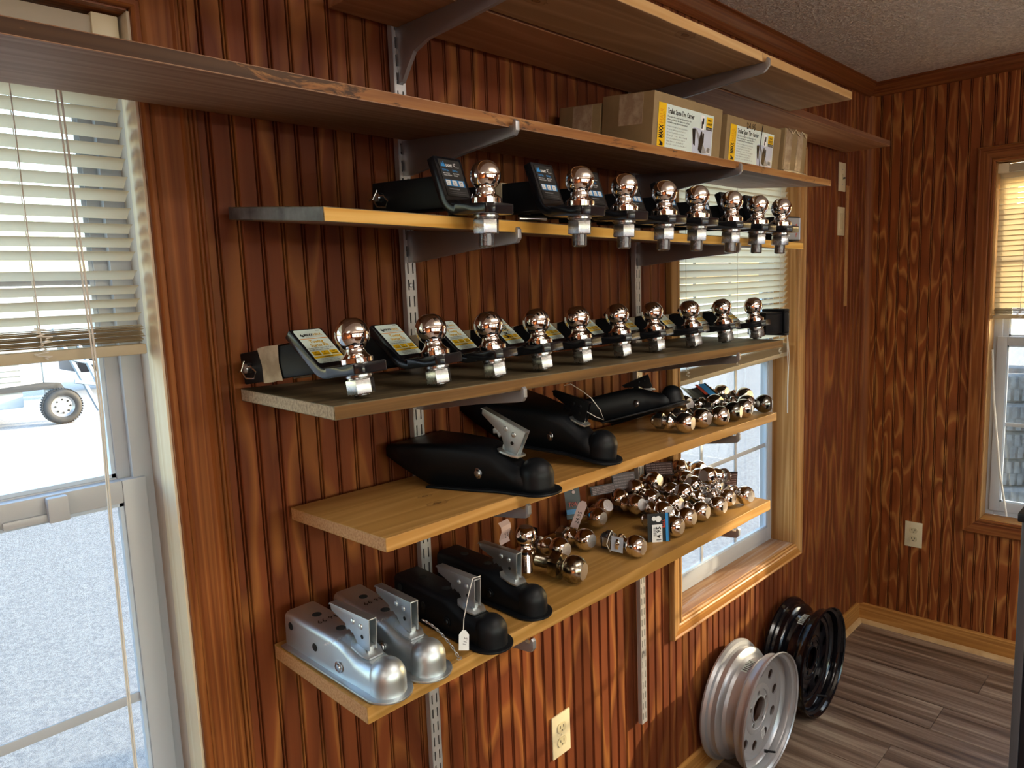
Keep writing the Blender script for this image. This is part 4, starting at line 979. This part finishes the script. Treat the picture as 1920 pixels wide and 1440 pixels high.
# cards and tags tied to the balls
o5 = objs6[2]
b = MB(); b.X = T(0, 0, -.040) ; pts = [(-.017, -.016), (.017, -.016), (.018, .014), (-.016, .017)]
b.prism(pts, .002, .014, 'z', 'darkcard'); b.build('tied_card', None, o5, smooth=0, bevel=.0008)
b = MB(); b.prism([(-.016, .0175), (.018, .0145), (.018, .0152), (-.016, .0182)], -.012, .018, 'z', 'bluegrey'); b.build('price_label', None, o5, smooth=0)
b = MB(); b.tube([(-.022, .010, -.018), (.0, -.021, -.016), (.024, .0, -.020), (.018, .024, -.014), (0, .026, -.018)], .0012, 5, None, True); b.build('string', 'string', o5)
def standing_card(label, pos, az, lean, w, h, style, price=None, curl=.0, group=None):
    root = thing('product_card', label, 'card', T(*pos) @ R(az, 'Z') @ R(lean, 'X'), group)
    b = MB(); n = 6
    vs = []; 
    for j in range(2):
        for k in range(n+1):
            u = -w/2+w*k/n; vs.append((u, curl*math.sin(PI*k/n)*(1 if j else .4), h*j))
    b.add(vs, [(k, k+1, n+2+k, n+1+k) for k in range(n)], 'darkcard')
    o = b.build('card', None, root, smooth=0); md = o.modifiers.new('t', 'SOLIDIFY'); md.thickness = .0006
    b = MB(); b.X = T(0, -.0012-max(curl, 0)*0-.0, 0) @ R(90, 'X')
    if style == 'white':
        b.rect(-w*.32, w*.14, 0, h*.62, 'white', .0012); 
        for k in range(9): b.rect(-w*.26, -w*.12, h*(.22+.035*k), h*(.22+.035*k)+h*.016, 'ink', .0016)
        b.text('14.95', w*.08, h*.02, .0165, 'ink', .012, rot=PI/2, z=.0016)
        b.lathe([(.0055, .0012), (.005, .0016)], 12, 'z', 'white', (-w*.22, h*.83, 0)); b.lathe([(.0075, .0012), (.007, .0016)], 12, 'z', 'white', (-w*.02, h*.81, 0))
        b.rect(w*.30, w*.42, 0, h, 'blue', .0012); b.text('BALL', w*.27, h*.50, .009, 'red', .04, rot=PI/2, z=.0014)
    elif style == 'tall':
        b.rect(-w*.5, w*.5, h*.12, h*.24, 'blue', .0012); b.text('TOW', -w*.32, h*.30, .016, 'red', .03, z=.0014, w=w*.6)
        b.lathe([(.006, .0012), (.005, .0016)], 12, 'z', 'pink', (0, h*.78, 0)); b.lathe([(.0045, .0012), (.004, .0016)], 12, 'z', 'pink', (.003, h*.66, 0))
    elif style == 'text':
        b.rect(-w/2+.002, w/2-.002, .002, h-.002, 'brown_card', .0010)
        for k in range(5): b.text('always check the ball before towing', -w*.44, h*(.1+.17*k), h*.12, 'pink', .01, z=.0014, w=w*.88)
    elif style == 'band':
        b.rect(w*.16, w*.40, 0, h*.9, 'blue', .0012); b.rect(w*.02, w*.14, h*.1, h*.9, 'red', .0012)
    b.build('print', None, o, smooth=0)
    return root
gc = 'product cards among the loose balls'
standing_card('black card with white barcode label priced 14.95, standing before the chrome balls', B6(-2.075, -.243, -RB), -38, -3, .054, .068, 'white', group=gc)
standing_card('tall black tag with a blue band leaning on the wall above the loose balls', (-2.150, -.050, shz('6', -2.15, -.05)+.030), -28, -12, .040, .098, 'tall', group=gc)
standing_card('brown card covered in small print, left one against the wall', (-2.005, -.030, shz('6', -2., -.04)+.055), -20, -18, .075, .024, 'text', group=gc)
standing_card('grey brown card covered in small print, beside the right standard', (-1.925, -.040, shz('6', -1.92, -.04)+.052), -24, -14, .070, .044, 'text', curl=.004, group=gc)
standing_card('curled brown card standing on the wall side, left of the window', (-1.770, -.050, shz('6', -1.77, -.05)+.058), -40, -26, .082, .040, 'text', curl=.010, group=gc)
standing_card('dark folded card standing behind the rightmost ball of the lowest shelf', (-1.665, -.195, shz('6', -1.66, -.19)+.034), -34, 6, .070, .040, 'band' if False else 'text', curl=.006, group=gc)
# pinkish price tag pair in front of the tall one
pt = thing('price_tag', 'long pinkish paper tag with a pen price, leaning by the tall black tag', 'price tag', T(-2.196, -.085, shz('6', -2.19, -.1)+.028) @ R(-35, 'Z') @ R(22, 'Y'))
b = MB(); b.prism([(-.010, 0), (.010, .0), (.012, .060), (.006, .068), (-.004, .068), (-.010, .060)], 0, .0005, 'y', 'pink'); b.build('paper', None, pt, smooth=0)
b = MB(); b.X = T(0, -.0006, 0) @ R(90, 'X'); b.text('24.95', .006, .012, .014, 'brownink', .01, rot=PI/2, z=.0001); b.build('writing', None, pt, smooth=0)
hang_tag(objs6[8], (0, .012, .0), (-60, 20, 30), .034, .050, 2)
hang_tag(objs6[0], (.02, -.01, -.03), (-70, 0, 0), .03, .05, 0)

def B5(x, y, dz=0): return (x, y, shz('5', x, y)+RB+dz)
g5 = 'loose hitch balls on the pine shelf'
L5 = [((-1.955, -.243), 0, -40, 0, 'chrome', 'chrome ball under the nose of the tipped black coupler, pale label stuck to it'),
 ((-1.878, -.244), 0, -46, 0, 'chrome', 'front chrome ball right of the tipped coupler on the pine shelf'),
 ((-1.826, -.266), 0, -30, 2, 'chrome', 'chrome ball with a red sticker on its flat end'),
 ((-1.748, -.262), 0, -38, 0, 'chrome_dark', 'dark grey ball in the front row of the pine shelf'),
 ((-1.690, -.262), 0, -36, 0, 'chrome', 'chrome ball just right of the dark grey one'),
 ((-1.628, -.242), .002, -30, 0, 'chrome', 'chrome ball behind and left of the last dark ball'),
 ((-1.596, -.272), 0, -24, 0, 'chrome_dark', 'dark ball with a white flat end, last at the right of the pine shelf'),
 ((-1.705, -.185), .010, -50, 10, 'chrome', 'ball behind the dark grey one on the pine shelf'),
 ((-1.650, -.130), .012, 140, 10, 'chrome_dull', 'dull gold ball at the back under the black bag card'),
 ((-1.770, -.130), .012, -60, 10, 'chrome', 'ball half hidden left under the black bag card'),
 ((-1.545, -.190), .010, -60, 10, 'chrome', 'ball in the second row near the right end of the pine shelf'),
 ((-1.540, -.115), .014, -50, 6, 'chrome', 'ball at the back right corner of the pine shelf heap')]
P5_ = relax([(q[0], q[1]) for q in L5])
for ((_, _, az, el, kd, lab), pq) in zip(L5, P5_):
    p, dz = (pq[0], pq[1]), pq[2]+.001
    o = loose_ball(lab, B5(p[0], p[1], dz), az, el, RB, kd, True, g5)
    zt_ = [c for c in o.children if c.name.startswith('stamped')][0]
    if 'red sticker' in lab:
        zc_ = RB*1.62; tp = zc_+RB*.86
        b = MB(); b.lathe([(.0085, tp+.0008), (.001, tp+.0010)], 20, 'z', 'white'); b.lathe([(.0045, tp+.0012), (.001, tp+.0014)], 3, 'z', 'hotred', (0, -.002, 0)); b.build('sticker', None, o, smooth=0)
    if 'white flat' in lab or 'just right' in lab:
        tp = RB*1.62+RB*.86; b = MB(); b.lathe([(.0105, tp+.0002), (.0100, tp+.0012), (.001, tp+.0014)], 20, 'z', 'white'); b.build('sticker', None, o)
    if 'nose of the tipped' in lab: hang_tag(o, (.018, -.010, .045), (-20, 70, 60), .022, .034, 2)
standing_card('crumpled black bag card with a blue band, over the balls on the pine shelf', (-1.690, -.150, shz('5', -1.69, -.15)+.050), -18, -62, .095, .062, 'band', curl=.016, group='crumpled cards on the pine shelf')

# ------------------------------------------------------------------ cartons on the long board
def zS2(y): return 1.9125+(1.9385-1.9125)*(y+.306)/.284+.0004
def carton(label, x0, x1, y0, y1, h, labelled=False, pen=None, taped=False):
    slope = math.atan((1.9385-1.9125)/.284)
    root = thing('carton', label, 'carton', T(x0, y0, zS2(y0)) @ Matrix.Rotation(slope, 4, 'X'), 'cartons on the long dark board')
    W_, D_ = x1-x0, y1-y0
    MB().box(0, W_, 0, D_, 0, h).build('box', 'card', root, bevel=.0025)
    MB().box(W_*.46 if not taped else W_*.2, W_*.46+.03 if not taped else W_*.42, -.0004, D_, h, h+.0006).build('tape', 'tape', root, smooth=0)
    MB().box(-.0006, 0, D_*.2, D_*.66, h*.42, h*.98).build('tape', 'tape', root, smooth=0)
    if taped:
        for a, c in ((.05, .32), (.55, .80)): MB().box(W_*a, W_*c, -.0008, 0, .004, h-.002).build('tape', 'tape', root, smooth=0)
        MB().tube([(W_*(.1+.8*k/8), -.001-.002*(k % 2), h-.006*(k % 3)) for k in range(9)], .0022, 5).build('crumpled_tape', 'tape', root)
        MB().tube([(0, -.003, .004), (W_*.5, -.004, .006), (W_, -.003, .003)], .0035, 6).build('crumpled_tape', 'tape', root)
    if labelled:
        lw, lh = W_*.80, h*.79; b = MB(); b.X = T(W_*.06, -.0006, h*.03) @ R(90, 'X'); z = .0004; U = lw
        b.rect(0, U, 0, lh, 'paper', 0); b.rect(0, U*.13, 0, lh, 'yellow', z)
        b.text('MAXX', U*.085, lh*.20, .020, 'ink', .045, rot=PI/2, z=2*z, w=lh*.30); b.text('HAUL', U*.085, lh*.53, .020, 'orange', .0, rot=PI/2, z=2*z, w=lh*.36)
        b.add([(U*.03, lh*.03, 2*z), (U*.095, lh*.03, 2*z), (U*.095, lh*.09, 2*z), (U*.065, lh*.13, 2*z), (U*.03, lh*.16, 2*z), (U*.05, lh*.08, 2*z)], [(0, 1, 2, 3, 4, 5)], 'ink')
        b.text('FOR THE LONG HAUL', U*.108, lh*.22, .005, 'ink', 0, rot=PI/2, z=2*z, w=lh*.6)
        b.text('Trailer Spare Tire Carrier', U*.155, lh*.80, .0150, 'ink', .025, z=z, w=U*.47)
        for k, t in enumerate(('This spare tire carrier quickly mounts to the', 'frame and keeps the spare tire off the', 'road while towing. Fits most trailer wheels.')): b.text(t, U*.155, lh*(.71-.065*k), .0052, 'ink', .005, z=z, w=U*(.42-.03*k))
        for k, t in enumerate(('Mounts vertically or across the frame', 'Bolts to tubing up to 3 inches', 'Fits 4 and 5 lug wheels on most trailers', 'Easy to install', 'Corrosion resistant finish for long use', 'Hardware included', 'Lock not included')): b.text(t, U*.155, lh*(.49-.068*k), .0048, 'grey', .0, z=z, w=U*(.36-.03*(k % 3)))
        b.rect(U*.62, U*.985, lh*.0, lh*.62, 'bluegrey', z*.5)
        b.add([(U*.60, lh*.58, 2*z), (U*.66, lh*.60, 2*z), (U*.665, lh*.18, 2*z), (U*.63, lh*.22, 2*z)], [(0, 1, 2, 3)], 'ink')
        b.add([(U*.66, lh*.60, z), (U*.69, lh*.58, z), (U*.90, lh*.06, z), (U*.80, lh*.02, z)], [(0, 1, 2, 3)], 'grey')
        b.add([(U*.73, lh*.10, 2*z), (U*.79, lh*.02, 2*z), (U*.82, lh*.30, 2*z), (U*.785, lh*.56, 2*z), (U*.77, lh*.56, 2*z), (U*.74, lh*.34, 2*z)], [(0, 1, 2, 3, 4, 5)], 'ink')
        b.rect(U*.805, U*.825, lh*.28, lh*.52, 'ink', 3*z)
        b.rect(U*.755, U*.825, lh*.60, lh*.95, 'white', z); b.rect(U*.77, U*.79, lh*.63, lh*.80, 'ink', 2*z); b.rect(U*.785, U*.81, lh*.74, lh*.88, 'ink', 2*z)
        b.rect(U*.86, U*.985, lh*.70, lh*.94, 'yellow', z); b.text('160 LB.', U*.885, lh*.84, .0075, 'ink', .03, z=2*z, w=U*.07); b.text('CAPACITY', U*.875, lh*.74, .0075, 'ink', .03, z=2*z, w=U*.095)
        b.rect(U*.86, U*.985, lh*.62, lh*.70, 'ink', z); b.text('Part Number: 70214', U*.870, lh*.64, .0055, 'white', 0, z=2*z, w=U*.105)
        b.rect(U*.89, U*.965, lh*.05, lh*.20, 'white', z)
        for k in range(9): b.rect(U*(.897+.007*k), U*(.900+.007*k), lh*.07, lh*.19, 'ink', 2*z)
        b.build('label', None, root, smooth=0)
    if pen:
        b = MB(); b.X = T(W_*.33, -.0012, h*.80) @ R(90, 'X'); b.text(pen, 0, 0, .022, 'ink', .0, z=0); b.build('handwriting', None, root, smooth=0)
        MB().tube([(W_*.62, -.0016, h*.96), (W_*.60, -.0018, h*.5), (W_*.62, -.0016, h*.03)], .0009, 5).build('staple_cord', 'black', root)
    return root
carton('largest brown carton on the long board, spare tire carrier label with a yellow strip', -2.148, -1.862, -.283, -.150, .112, True)
carton('brown carton with the same label and a pen price, right of the largest one', -1.838, -1.545, -.283, -.150, .106, True, '24.95')
carton('small crumpled carton wrapped in shiny tape, rightmost on the long board', -1.522, -1.376, -.283, -.150, .114, False, None, True)
carton('brown carton pushed to the wall behind the largest one', -2.148, -1.900, -.147, -.028, .100)

# ------------------------------------------------------------------ wheels
def wheel(label, m, x, lean=0, sticker=True):
    root = thing('steel_wheel', label, 'wheel rim', T(x, -.105, .2065) @ R(lean, 'X'), 'steel rims on the floor')
    # barrel turned about y: -y is the front
    Ro = .2035; pr_ = [(Ro-.004, -.072), (Ro, -.076), (Ro+.001, -.070), (Ro-.004, -.062), (Ro-.013, -.058), (Ro-.016, -.050), (Ro-.014, -.036), (Ro-.018, -.030), (Ro-.038, -.020), (Ro-.042, -.008), (Ro-.042, .010), (Ro-.036, .020), (Ro-.022, .026), (Ro-.016, .034), (Ro-.018, .050), (Ro-.014, .058), (Ro-.004, .062), (Ro+.001, .072), (Ro, .078), (Ro-.004, .074)]
    inner = [(r-.004, y) for r, y in reversed(pr_[2:-2])]
    MB().lathe(pr_+inner+[pr_[0]], 72, 'y', None, (0, 0, 0), cap=False).build('barrel', m, root, smooth=30)
    # disc with real holes: curve with inner splines, filled
    cu = bpy.data.curves.new('d', 'CURVE'); cu.dimensions = '2D'; cu.fill_mode = 'BOTH'; cu.extrude = .0022; cu.resolution_u = 1
    def circ(cx_, cy_, r, n=24, sq=1):
        s_ = cu.splines.new('POLY'); s_.points.add(n-1)
        for k in range(n): a = 2*PI*k/n; s_.points[k].co = (cx_+r*math.cos(a), cy_+r*math.sin(a), 0, 1)
        s_.use_cyclic_u = True
    circ(0, 0, Ro-.036, 72); circ(0, 0, .042, 36)
    for k in range(5): circ(.057*math.cos(2*PI*k/5+.3), .057*math.sin(2*PI*k/5+.3), .0075, 16)
    for k in range(10): circ(.124*math.cos(2*PI*k/10+.15), .124*math.sin(2*PI*k/10+.15), .0175, 24)
    o = bpy.data.objects.new('d', cu); C.objects.link(o)
    me = bpy.data.meshes.new_from_object(o.evaluated_get(bpy.context.evaluated_depsgraph_get())); bpy.data.objects.remove(o)
    me.transform(Matrix.Rotation(PI/2, 4, 'X')); me.materials.clear(); me.materials.append(M[m]); me.name = 'disc'
    d = link('disc', me, root, (0, -.022, 0))
    # raised hub ring and lip ring
    MB().lathe([(.078, 0), (.074, -.006), (.050, -.008), (.044, -.006), (.043, .004)], 48, 'y', None, (0, 0, 0), cap=False).build('hub_ring', m, d, (0, -.002, 0)) if False else None
    MB().lathe([(Ro-.060, -.0024), (Ro-.050, -.0065), (Ro-.042, -.0075), (Ro-.038, -.006), (Ro-.0385, .004)], 64, 'y', None, (0, 0, 0), cap=False).build('disc_lip', m, d)
    MB().lathe([(.0430, .002), (.0425, -.0055), (.0455, -.0058), (.0465, -.0020)], 40, 'y', None, (0, 0, 0), cap=False).build('hub_lip', m, d)
    MB().lathe([(.0665, -.0020), (.0680, -.0052), (.0800, -.0050), (.0860, -.0020)], 48, 'y', None, (0, 0, 0), cap=False).build('hub_step', m, d)
    for k in range(5):
        MB().lathe([(.0078, .001), (.0082, -.0034), (.0105, -.0036), (.0125, -.0020)], 18, 'y', None, (.057*math.cos(2*PI*k/5+.3), 0, .057*math.sin(2*PI*k/5+.3)), cap=False).build('lug_seat', m, d)
    b = MB(); b.lathe([(.0055, .0), (.0055, -.010), (.0035, -.012), (.0035, -.034), (.0025, -.036)], 12, 'y'); v_ = b.build('valve_stem', 'black', root, (.010, -.045, -(Ro-.055)), rot=(0, 0, .55))
    if sticker:
        b = MB(); n = 5; vs = []
        for k in range(n+1):
            a = math.radians(112-24*k/n); r_ = Ro-.0415
            vs += [(r_*math.cos(a), -.022, r_*math.sin(a)), (r_*math.cos(a), .014, r_*math.sin(a))]
        b.add(vs, [(2*k, 2*k+1, 2*k+3, 2*k+2) for k in range(n)], 'paper')
        for k in range(7):
            a = math.radians(110-3*k); a2 = a-.02; r_ = Ro-.0405
            b.add([(r_*math.cos(a), -.018, r_*math.sin(a)), (r_*math.cos(a), .010-.004*(k % 3), r_*math.sin(a)), (r_*math.cos(a2), .010-.004*(k % 3), r_*math.sin(a2)), (r_*math.cos(a2), -.018, r_*math.sin(a2))], [(0, 1, 2, 3)], 'ink')
        b.build('paper_label', None, root, smooth=0)
    return root
wh = wheel('silver steel wheel rim standing against the wall, nearest the camera', 'silver', -1.315, 1)
b = MB(); b.X = T(.040, -.0252, -.105) @ R(90, 'X') @ R(20, 'Z'); b.rect(-.012, .012, -.02, .02, 'white'); 
for k in range(5): b.rect(-.009, .009, -.016+.006*k, -.0135+.006*k, 'grey', .0004)
b.build('disc_sticker', None, wh, smooth=0)
wheel('gloss black steel wheel rim standing behind the silver one', 'gloss_wheel', -.872, 1)

# ------------------------------------------------------------------ outlets and switch plates
def wall_plate(label, mw, cat, kind):
    root = thing('wall_outlet' if kind == 'outlet' else 'wall_switch', label, cat, mw)
    MB().box(-.035, .035, -.005, 0, -.0575, .0575).build('plate', 'plate', root, bevel=.002)
    if kind == 'outlet':
        for zc in (-.0195, .0195):
            b = MB(); pts = [(.0165*math.cos(math.radians(a)), max(min(.0165*math.sin(math.radians(a)), .0125), -.0125)) for a in range(0, 360, 15)]
            b.prism(pts, -.0068, -.004, 'y'); rc = b.build('receptacle', 'slotface', root, (0, 0, zc))
            for sx in (-.0062, .0062): MB().box(sx-.0011, sx+.0011, -.0071, -.0066, -.001, .0065).build('slot', 'slot', rc, smooth=0)
            MB().lathe([(.0022, -.0071), (.0022, -.0066)], 10, 'y', None, (0, 0, -.0075)).build('slot', 'slot', rc)
        MB().lathe([(.003, -.0048), (.002, -.0064)], 10, 'y').build('screw', 'plate', root)
    elif kind == 'toggle':
        for zc in (-.030, .030): MB().lathe([(.003, -.0048), (.002, -.0064)], 10, 'y').build('screw', 'steel', root, (0, 0, zc))
        MB().box(-.005, .005, -.0085, -.004, -.012, .012).build('toggle', 'slotface', root, bevel=.001)
        MB().box(-.003, .003, -.016, -.006, -.008, -.002).build('toggle_lever', 'slot', root, bevel=.001)
    else:
        MB().box(-.016, .016, -.0075, -.004, -.033, .033).build('rocker', 'slotface', root, bevel=.002)
    return root
wall_plate('ivory duplex outlet low on the shelf wall in the patch of sun', T(-2.172, 0, .488), 'outlet', 'outlet')
wall_plate('ivory duplex outlet on the right wall below and left of its window', T(0, -.230, .470) @ R(-90, 'Z'), 'outlet', 'outlet')
wall_plate('upper ivory switch plate on the wall near the corner', T(-.320, 0, 2.030), 'switch plate', 'toggle')
wall_plate('lower ivory switch plate near the corner, below the other one', T(-.322, 0, 1.852), 'switch plate', 'rocker')
struct(MB().box(-.262, -.236, -.003, .002, 1.50, 2.00).build('trim_5', 'batten', smooth=0, bevel=.001))

# ------------------------------------------------------------------ cabinet edge at the right of the frame
cab = thing('display_cabinet', 'dark cabinet edge cutting the lower right of the view', 'cabinet', T(-2.113, -.951, 0))
MB().box(.004, .50, -.60, -.001, .0, 1.23).build('body', 'cabinet', cab, bevel=.004)
MB().box(0, .008, -.012, 0, 0, 1.23).build('edge_strip', 'cabtrim', cab, bevel=.001)
MB().box(-.004, .51, -.61, .006, 1.23, 1.245).build('top', 'cabinet', cab, bevel=.003)

# ------------------------------------------------------------------ ceiling lamps, added fill lamps and the part of the room behind the camera
for i, (lx, ly, dr) in enumerate(((-2.25, -1.30, .12), (-4.9, -1.4, .12), (-1.5, -2.95, .62), (-3.6, -2.95, .62))):  # last two hang low, added to brighten the ceiling and shelf undersides
    f_ = thing('ceiling_lamp', ('long fluorescent ceiling lamp nearest the shelves', 'long fluorescent ceiling lamp over the left end of the room', 'added hanging fill lamp over the right end of the counter', 'added hanging fill lamp over the left end of the counter')[i], 'ceiling lamp', T(lx, ly, H))
    for sx in (-.55, .55): MB().tube([(sx, 0, 0), (sx, 0, -dr)], .004, 6).build('hanger', 'steel', f_)
    MB().box(-.60, .60, -.04, .04, -dr-.02, -dr).build('housing', 'vinyl', f_, bevel=.002)
    MB().prism([(q, z_-dr) for q, z_ in ((-.06, -.018), (-.14, -.028), (-.14, -.050), (-.10, -.065), (.10, -.065), (.14, -.050), (.14, -.028), (.06, -.018))], -.60, .60, 'x').build('diffuser', 'lamp' if i < 2 else 'lamp_fill', f_)
# unseen front wall: glass door and second window added, first window enlarged, for daylight
b = MB()
for q in ((-1.9, -1.78, .02, 2.05), (-1.02, -.90, .02, 2.05), (-1.78, -1.02, .02, .25), (-1.78, -1.02, 1.93, 2.05)): b.box(q[0], q[1], YF-.06, YF-.02, q[2], q[3])
d1 = struct(b.build('door_added', 'vinyl', bevel=.004)); MB().box(-1.78, -1.02, YF-.042, YF-.040, .25, 1.93).build('pane', 'glass', d1, smooth=0)
b = MB()
for q in ((-5.4, -3.4, .6, .65), (-5.4, -3.4, 2.05, 2.1), (-5.4, -5.35, .65, 2.05), (-3.45, -3.4, .65, 2.05), (-4.42, -4.38, .65, 2.05)): b.box(q[0], q[1], YF-.08, YF-.05, q[2], q[3])
w4 = struct(b.build('window_4', 'vinyl')); MB().box(-5.35, -3.45, YF-.066, YF-.064, .65, 2.05).build('pane', 'glass', w4, smooth=0)
b = MB()
for q in ((-3.2, -2.1, .6, .65), (-3.2, -2.1, 2.05, 2.1), (-3.2, -3.15, .65, 2.05), (-2.15, -2.1, .65, 2.05)): b.box(q[0], q[1], YF-.08, YF-.05, q[2], q[3])
w5 = struct(b.build('window_5', 'vinyl')); MB().box(-3.15, -2.15, YF-.066, YF-.064, .65, 2.05).build('pane', 'glass', w5, smooth=0)
ct = thing('counter', 'wooden shop counter behind the camera', 'counter', T(-2.6, -3.0, 0))
MB().box(-1.0, 1.0, -.3, .3, 0, .95).build('body', 'trim_h', ct, bevel=.004); MB().box(-1.05, 1.05, -.34, .34, .95, .985).build('top', 'honey_h', ct, bevel=.004)

# ------------------------------------------------------------------ outdoors
GZ = -.75
struct(MB().box(-70, 70, -60, 90, GZ-.3, GZ).build('ground', 'gravel', smooth=0))
def tire(label, pos, axis_z=True, Ro=.34, w_=.2, rim=None, rot=None, group=None, skin='rubber'):
    root = thing('tire', label, 'tire', T(*pos) @ (R(*rot) if rot else Matrix.Identity(4)), group)
    pr_ = [(Ro*.60, -w_*.42), (Ro*.72, -w_*.5), (Ro*.88, -w_*.49), (Ro*.97, -w_*.38), (Ro, -w_*.2), (Ro, w_*.2), (Ro*.97, w_*.38), (Ro*.88, w_*.49), (Ro*.72, w_*.5), (Ro*.60, w_*.42), (Ro*.60, -w_*.42)]
    MB().lathe(pr_, 40, 'z' if axis_z else 'y', None, (0, 0, 0), cap=False).build('rubber', skin, root, smooth=40)
    b = MB(); n = 44
    for k in range(n):
        for s_ in (-1, 1):
            a = 2*PI*(k+.25*s_)/n; b.X = (Matrix.Rotation(a, 4, 'Z') if axis_z else R(90, 'X') @ Matrix.Rotation(a, 4, 'Z'))
            z0, z1 = (.004, w_*.42) if s_ > 0 else (-w_*.42, -.004)
            b.box(Ro-.002, Ro+.007, -Ro*.045, Ro*.045, z0, z1)
    t_ = b.build('tread_blocks', skin, root, smooth=0); t_['kind'] = 'stuff'
    if rim:
        MB().lathe([(Ro*.60, -w_*.40), (Ro*.56, -w_*.30), (Ro*.50, -w_*.22), (Ro*.2, -w_*.30), (.001, -w_*.30)], 32, 'y' if not axis_z else 'z', cap=False).build('rim', rim, root)
        b = MB()
        for k in range(8): b.lathe([(Ro*.055, -w_*.31), (Ro*.055, -w_*.33)], 12, 'y', None, (Ro*.38*math.cos(PI/4*k), 0, Ro*.38*math.sin(PI/4*k)))
        b.build('rim_holes', 'black_hole', root)
    return root
# stacks of tires outside the right window; unseen tall one added to block sun
k_ = 0
tl = ['bottom'] + [q+' from the bottom' for q in ('second', 'third', 'fourth', 'fifth', 'sixth', 'seventh', 'eighth', 'ninth', 'tenth', 'eleventh')] + ['top']
for sx, sy_, n_, nm_ in ((1.0, -.50, 5, 'near left'), (1.02, -2.02, 11, 'added tall right'), (2.9, -.02, 8, 'far left')):
    for j in range(n_):
        tire('%s dusty tire of the %s stack outside the right window' % (tl[j] if j < n_-1 else 'topmost', nm_), (sx+random.uniform(-.04, .04), sy_+random.uniform(-.04, .04), GZ+.105+j*.205), True, .34, .2, None, (random.uniform(0, 360), 'Z'), 'tires stacked outside the right window', 'overexposed')
# enclosed trailer seen through the left window
tr_ = thing('cargo_trailer', 'white ribbed cargo trailer parked outside the left window', 'trailer', T(.60, 15.8, GZ))
MB().box(-6.5, -.55, 0, 2.4, .38, 2.6).build('body', 'siding', tr_, bevel=.03)
for k in range(9): MB().box(-6.4, -1.65, -.02, .0, .62+k*.20, .64+k*.20).build('side_rib', 'vinyl_blue', tr_, smooth=0)
for k in range(7): MB().box(-1.25, -.2, -.06, -.0, .80+k*.11, .86+k*.11).build('vent_louver', 'grey', tr_, smooth=0)
MB().box(-1.6, -1.25, -.06, .02, .2, 2.6).build('corner_post', 'siding', tr_, bevel=.01)
MB().box(-.18, .12, -.05, .05, .45, 2.2).build('front_post', 'siding', tr_, bevel=.01)
MB().box(-6.5, -1.3, -.02, .15, .28, .40).build('lower_rail', 'rubber', tr_, bevel=.01)
MB().prism([(-1.3, .42), (-1.1, .80), (-.2, .84), (.1, .80), (.25, .5), (.1, .5), (-.05, .70), (-.95, .70), (-1.15, .42)], -.1, .12, 'y').build('fender', 'rubber', tr_, bevel=.01)
b = MB(); 
for (p, q) in (((.1, -.05, 1.9), (.75, -.1, .15)), ((.45, -.1, 1.7), (.95, -.1, .2)), ((.25, -.1, 1.3), (.85, -.1, 1.1)), ((.35, -.1, .8), (.95, -.1, .65))): b.tube([p, q], .045, 6)
b.build('tongue_frame', 'siding', tr_)
tire('black spare wheel tire of the white trailer outside the left window', (.62, 15.5, GZ+.355), False, .355, .24, 'steel')
tire('dark truck tire standing beyond the white trailer outside the left window', (3.45, 19.6, GZ+.75), False, .42, .3, 'steel')
tk = thing('parked_truck', 'dark blue truck parked beyond the trailer tongue', 'truck', T(3.0, 20.0, GZ))
MB().box(-.8, 5.0, 0, 1.9, .6, 1.4).build('body', 'cabinet', tk, bevel=.05); MB().prism([(.6, 1.4), (1.1, 2.0), (3.0, 2.0), (3.5, 1.4)], .05, 1.85, 'y').build('cab', 'cabinet', tk, bevel=.04)
# low building far behind, seen through the blinds
fb_ = thing('metal_shed', 'pale metal shed across the lot behind the blinds', 'building', T(-8, 40, GZ))
MB().box(0, 26, 0, 8, 0, 3.6).build('wall', 'siding', fb_); MB().prism([(-.4, 3.6), (26.4, 3.6), (26.4, 3.8), (-.4, 3.8)], -.4, 8.4, 'y').build('roof', 'grey', fb_)
bpy.context.view_layer.update()
